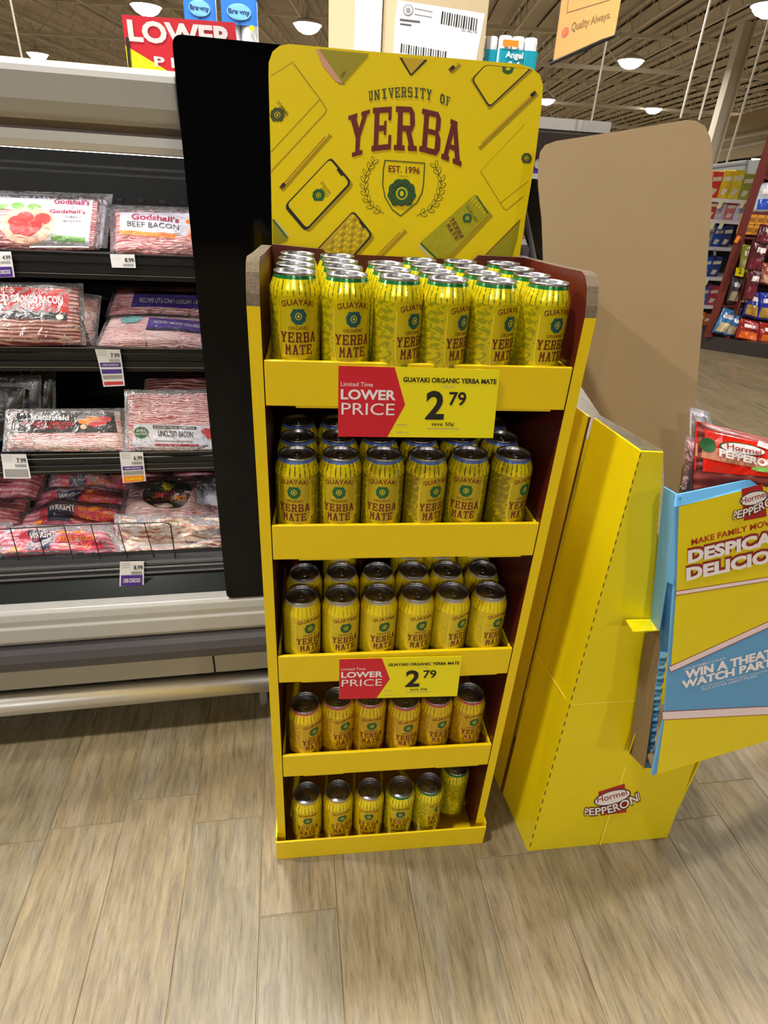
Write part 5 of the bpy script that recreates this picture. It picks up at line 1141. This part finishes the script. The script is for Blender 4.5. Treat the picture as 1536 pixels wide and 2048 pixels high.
# low freezer end and dark glass strip seen beside the header edge
m = MB(); gp = [aty(1062, 358, 2.4), aty(1071, 358, 2.4), aty(1100, 540, 2.35), aty(1086, 560, 2.35), aty(1048, 470, 2.4)]
m.slab(gp, (.02, .08, 0), mat('dark_glass_end', (18, 16, 18), .1, vary=.2)); fe = m.build('freezer_end')
tag(fe, 'dark slanted glass end panel right of the yellow header edge', 'panel')
m = MB(); m.tube(aty(1049, 420, 2.36), aty(1074, 545, 2.32), .012, darkrub, 6); m.build('edge_rail', fe)
m = MB(); p_ = aty(1080, 540, 2.36); m.box((p_.x, 2.38, 0), (p_.x+.05, 2.46, p_.z+.05), darkrub); m.build('post', fe)
lc = thing('chilled_case', 'low chilled case end with pale packs seen left of the dark glass panel', 'refrigerator', (1.15, 3.1, 0))
for k, v in enumerate((478, 560)):
    p = aty(1040, v, 3.0); m = MB(); m.box((p.x-.3, 3.0, p.z-.03), (p.x+.12, 3.4, p.z), wmetal); m.build('shelf', lc)
m = MB(); p = aty(1040, 430, 3.4); m.box((p.x-.3, 3.4, 0), (p.x+.1, 3.43, p.z+.12), darkrub); m.build('back_panel', lc)
for k, (v, c_) in enumerate(((452, (150, 100, 90)), (520, (170, 165, 190)))):
    p = aty(1038, v+22, 3.02); boxy('product_box', ['tan', 'lilac grey'][k]+' pack in the chilled case left of the dark glass panel', 'box', p.x-.12, p.x+.06, 3.03, aty(1040, 478 if k == 0 else 560, 3.0).z+.0, .13, .1, mat('chill_pack_%s' % 'ab'[k], c_, .4, vary=.3, scale=30))

# ================================================================== RIGHT BACKGROUND: white shelf bay and red wood snack rack
ry = 5.6
bay = thing('shelf_bay', 'white aisle shelf bay with cartons behind the red wood rack', 'shelf', (4.9, ry+.3, 0))
XR0, XR1 = aty(1370, 500, ry).x-.3, aty(1500, 500, ry).x+.6
LV = [398, 440, 494, 554, 611, 666]; SX = [(1424, 1495), (1420, 1482), (1414, 1455), (1408, 1433), (1403, 1429), (1398, 1412)]
ZS = []
for v, (a, b) in zip(LV, SX):
    z = aty((a+b)/2, v, ry).z; ZS.append(z)
    m = MB(); m.box((XR0, ry, z-.035), (XR1, ry+.45, z), mat('bay_shelf_white', (240, 240, 238), .4, vary=.02)); m.build('shelf', bay)
m = MB(); m.box((XR0, ry+.46, 0), (XR1, ry+.5, ZS[0]+.1), mat('bay_back_dark', (40, 38, 42), .8)); m.build('back_panel', bay)
m = MB(); m.box((XR0, ry+.02, 0), (XR1, ry+.45, ZS[-1]-.035), blackm); m.build('base', bay)
palette = [[(214, 70, 50), (222, 190, 40), (226, 206, 60), (150, 160, 60)], [(190, 70, 60), (196, 190, 210), (210, 120, 130), (200, 205, 225)], [(130, 150, 170), (40, 80, 170), (60, 60, 110)], [(40, 100, 190), (60, 70, 130)], [(70, 110, 190), (180, 60, 80)], [(226, 110, 40), (190, 100, 50)]]
names = ['top', 'second', 'third', 'fourth', 'fifth', 'lowest']
cn = {(214, 70, 50): 'coral', (222, 190, 40): 'yellow', (226, 206, 60): 'bright yellow', (150, 160, 60): 'olive'}
for k, z in enumerate(ZS):
    a, b = SX[k]; xa = aty(a-6, LV[k]-8, ry).x; xb = aty(b+8, LV[k]-8, ry).x; n = len(palette[k]); wd = (xb-xa)/n
    hgt = [.26, .19, .22, .21, .20, .22][k]
    for i, c in enumerate(palette[k]):
        mt = mat('bay_carton_%d_%d' % (k, i), c, .4, vary=.35, scale=16)
        def pr(m, S, c=c): pm = mat('carton_pale_mark', (220, 212, 190), .5, vary=.35, scale=60); put_poly(m, S, [(.1, .62), (.9, .66), (.9, .82), (.1, .78)], pm, 1); put_poly(m, S, [(.15, .14), (.55, .12), (.8, .34), (.3, .38)], pm, 1)
        boxy('snack_carton', ('carton on the %s shelf of the white bay, ' % names[k])+['leftmost', 'second', 'third', 'fourth'][i]+' from the brown board', 'carton', xa+i*wd, xa+(i+1)*wd, ry+.03, z, hgt*(.9+.1*((i*7+k) % 3)/2), .2, mt, pr, 'cartons in the white bay')
def mini_tag(label, u, v, y, w_, h_, mt, slant=-.5):
    p = aty(u, v, y); m = MB(); m.slab([p, p+V((w_, 0, 0)), p+V((w_+slant*-h_, 0, -h_)) if 0 else p+V((w_-abs(slant)*h_, -.03, -h_)), p+V((-abs(slant)*h_, -.03, -h_))], (0, .002, 0), mt); tag(m.build('price_tag'), label, 'price tag')
paleY = mat('pale_yellow_tag', (240, 236, 190), .5)
for i, (u, v, lab) in enumerate([(1440, 401, 'pale tag under the top white shelf, left one'), (1484, 401, 'pale tag under the top white shelf, right one'), (1424, 443, 'pale yellow tag under the second white shelf, left one'), (1442, 443, 'pale yellow tag under the second white shelf, right one'), (1412, 556, 'pale tag under the fourth white shelf')]):
    mini_tag(lab, u, v, ry-.01, .045, .07, paleY)
mini_tag('grey tag under the third white shelf', 1427, 499, ry-.01, .03, .055, greyp, 0)
# grey panels above
m = MB(); m.slab([aty(1418, 415, 7), aty(1560, 415, 7), aty(1560, 318, 7), aty(1498, 320, 7), aty(1418, 331, 7)], (0, .1, 0), mat('grey_white_panel', (184, 188, 188), .5, vary=.02)); wp = m.build('wall_panel')
tag(wp, 'light grey panel wall above the white shelf bay', 'panel'); m = MB(); m.tube(aty(1496, 320, 6.99), aty(1484, 415, 6.99), .012, greyp, 4); m.tube(aty(1418, 336, 6.99), aty(1492, 327, 6.99), .012, greyp, 4); m.build('seam', wp)
# snack rack
wy = 4.9
redw = mat('red_brown_wood', (104, 44, 36), .4, vary=.15)
bx0 = aty(1420, 668, wy).x
rk = thing('snack_rack', 'red brown wooden snack rack with a curved dark base, full of bags', 'rack', (bx0+.6, wy+.2, 0))
zb_ = .15
m = MB(); pts = []
for i in range(15):
    t_ = i/14; x = bx0-.12+t_*1.8; y = wy+.06-.62*math.sin(PI*min(1, t_*.9+.02))*.9; pts.append((x, y))
P0 = [V((x, y, 0.001)) for x, y in pts]+[V((bx0+1.7, wy+.5, 0.001)), V((bx0-.12, wy+.5, 0.001))]
m.slab(P0, (0, 0, .13), mat('dark_wood_base', (44, 36, 32), .45, vary=.2)); m.build('base', rk)
def upright(x, y, d):
    m = MB(); m.tris([(x, y, .13), (x+.085, y, .13), (x+.085+d*1.2, y+d, .13), (x+d*1.2, y+d, .13), (x, y, 2.6), (x+.085, y, 2.6), (x+.085+d*1.2, y+d, 2.6), (x+d*1.2, y+d, 2.6)], [(0, 3, 2, 1), (4, 5, 6, 7), (0, 1, 5, 4), (1, 2, 6, 5), (2, 3, 7, 6), (3, 0, 4, 7)], redw); m.build('side_board', rk)
upright(bx0-.13, wy-.1, .5); upright(bx0+1.35, wy-.1, .5)
m = MB(); m.box((bx0+.62, wy+.38, .13), (bx0+1.95, wy+.42, 2.4), mat('rack_back', (50, 30, 26), .6)); m.build('back_board', rk)
zs = [aty(1500, v, wy-.05).z for v in (424, 477, 560, 612, 640)]
for v in (352, 424, 474, 550, 612):
    z = aty(1510, v, wy-.05).z; m = MB(); m.tris([(bx0-.045, wy-.08, z-.02), (bx0+1.36, wy-.08, z-.02), (bx0+1.93, wy+.38, z-.02), (bx0+.62, wy+.38, z-.02), (bx0-.045, wy-.08, z), (bx0+1.36, wy-.08, z), (bx0+1.93, wy+.38, z), (bx0+.62, wy+.38, z)], [(0, 3, 2, 1), (4, 5, 6, 7), (0, 1, 5, 4), (1, 2, 6, 5), (2, 3, 7, 6), (3, 0, 4, 7)], redw); m.build('shelf', rk)
for i in (1,):
    m = MB(); a = aty(1478, 600, wy-.12); m.box((a.x, wy-.14, .13), (a.x+.02, wy-.09, a.z+.35), redw); m.build('divider', rk)
def bag(label, px, y, col, col2, grp=None, h=.5):
    mt = mat('bag_film_%d_%d_%d' % col, col, .22, vary=.25, scale=26, coat=.6, bump=.5, bscale=22); m2 = mat('bag_art_%d_%d_%d' % col2, col2, .3, vary=.35, scale=40, coat=.5)
    def pr(m, S): surf_poly(m, S, [(.08, .08), (.92, .08), (.9, h*.9), (.1, h*.9)], m2, 1.5); surf_poly(m, S, [(.2, .62), (.8, .62), (.8, .78), (.2, .78)], white, 1.5, 3)
    pack('snack_bag', label, 'snack bag', px, (y, y+.02), mt, .035, False, prints=pr, at=aty, wob=.03, group=grp, back=.02)
bag('bright blue and clear bag at the top of the snack rack', [(1504, 424), (1560, 424), (1560, 362), (1512, 368)], wy-.08, (190, 196, 206), (40, 80, 190))
bag('yellow green bag on the snack rack beside the rack side board', [(1476, 546), (1500, 548), (1508, 492), (1484, 488)], wy-.08, (150, 150, 60), (190, 170, 120))
bag('green topped bag on the snack rack next to the yellow green one', [(1496, 546), (1520, 548), (1524, 492), (1502, 488)], wy-.06, (60, 130, 50), (150, 140, 110))
bag('black and cream bag on the snack rack, left one of the pair', [(1452, 604), (1472, 607), (1484, 556), (1464, 552)], wy-.09, (60, 56, 66), (176, 160, 130))
bag('black and cream bag on the snack rack, right one of the pair', [(1472, 607), (1490, 610), (1500, 560), (1484, 556)], wy-.09, (44, 40, 52), (190, 160, 110))
bag('blue bag of tan snacks at the foot of the rack, beside the side board', [(1424, 664), (1450, 670), (1474, 622), (1448, 614)], wy-.12, (44, 110, 160), (212, 190, 140))
bag('second blue edged bag at the foot of the rack', [(1448, 670), (1470, 673), (1484, 632), (1466, 626)], wy-.13, (50, 100, 160), (160, 140, 110))
bag('royal blue cookie bag on the lower rack shelf, left one', [(1484, 630), (1512, 638), (1516, 584), (1500, 578)], wy-.16, (36, 46, 150), (196, 150, 60))
bag('royal blue cookie bag on the lower rack shelf, right one', [(1512, 638), (1548, 642), (1548, 586), (1518, 584)], wy-.16, (38, 50, 160), (180, 140, 60))
bag('red and orange bag lowest on the rack, left one', [(1470, 676), (1514, 686), (1518, 644), (1482, 636)], wy-.18, (150, 30, 24), (226, 100, 30))
bag('red and orange bag lowest on the rack, right one', [(1514, 686), (1560, 694), (1560, 650), (1520, 644)], wy-.18, (156, 34, 24), (230, 110, 30))
bag('pink pretzel bag above the blue cookie bags', [(1514, 566), (1550, 574), (1550, 530), (1526, 524)], wy-.1, (170, 80, 60), (214, 160, 130))
hb = [([(1484, 600), (1504, 602), (1524, 540), (1500, 536)], 'lowest'), ([(1492, 540), (1520, 544), (1538, 484), (1508, 480)], 'middle'), ([(1510, 486), (1540, 490), (1552, 452), (1524, 448)], 'upper')]
for px, nm in hb: bag('dark red glossy bag hanging in a strip in front of the rack, %s one' % nm, px, wy-.3, (84, 22, 34), (110, 26, 40), 'dark red hanging bags')
strip = MB(); strip.slab([aty(1546, 430, wy-.24), aty(1550, 430, wy-.24), aty(1494, 604, wy-.24), aty(1490, 604, wy-.24)], (0, .004, 0), steel); tag(strip.build('hanging_strip'), 'thin metal strip the dark red bags hang on', 'strip')
mc = mat('mustard_carton', (206, 140, 40), .45, vary=.15, scale=14)
xa = aty(1487, 468, wy-.09).x; zc = aty(1500, 470, wy-.09).z
for r_ in range(2):
    for i in range(4):
        boxy('snack_carton', 'mustard carton on the snack rack, %s row, %s from the side board' % (['lower', 'upper'][r_], ['first', 'second', 'third', 'fourth'][i]), 'carton', xa+i*.085, xa+i*.085+.083, wy-.09, zc+r_*.085, .083, .12, mc, lambda m, S: put_poly(m, S, [(.15, .3), (.85, .3), (.85, .7), (.15, .7)], mat('mustard_dark', (150, 90, 30), .5, vary=.2), 1), 'mustard cartons')
def flat(label, px, y, mt, name='price_tag', cat='price tag'):
    m = MB(); m.slab([aty(*p, y) for p in px], (0, .003, 0), mt); return tag(m.build(name), label, cat)
f_ = flat('square yellow sale tag on the snack rack', [(1470, 551), (1486, 554), (1490, 538), (1473, 535)], wy-.125, signy)
m = MB(); Sx = plane_surf((0, wy-.126, 0), (0, 1, 0), .001); put_text(m, Sx, '2', quadmap([(1477, 547), (1483, 548), (1484, 538), (1478, 537)]), olive, 1, .02); m.build('tag_print', f_, fix=False)
flat('orange tag on the side board of the snack rack', [(1468, 484), (1474, 486), (1482, 474), (1476, 471)], wy-.14, orange)
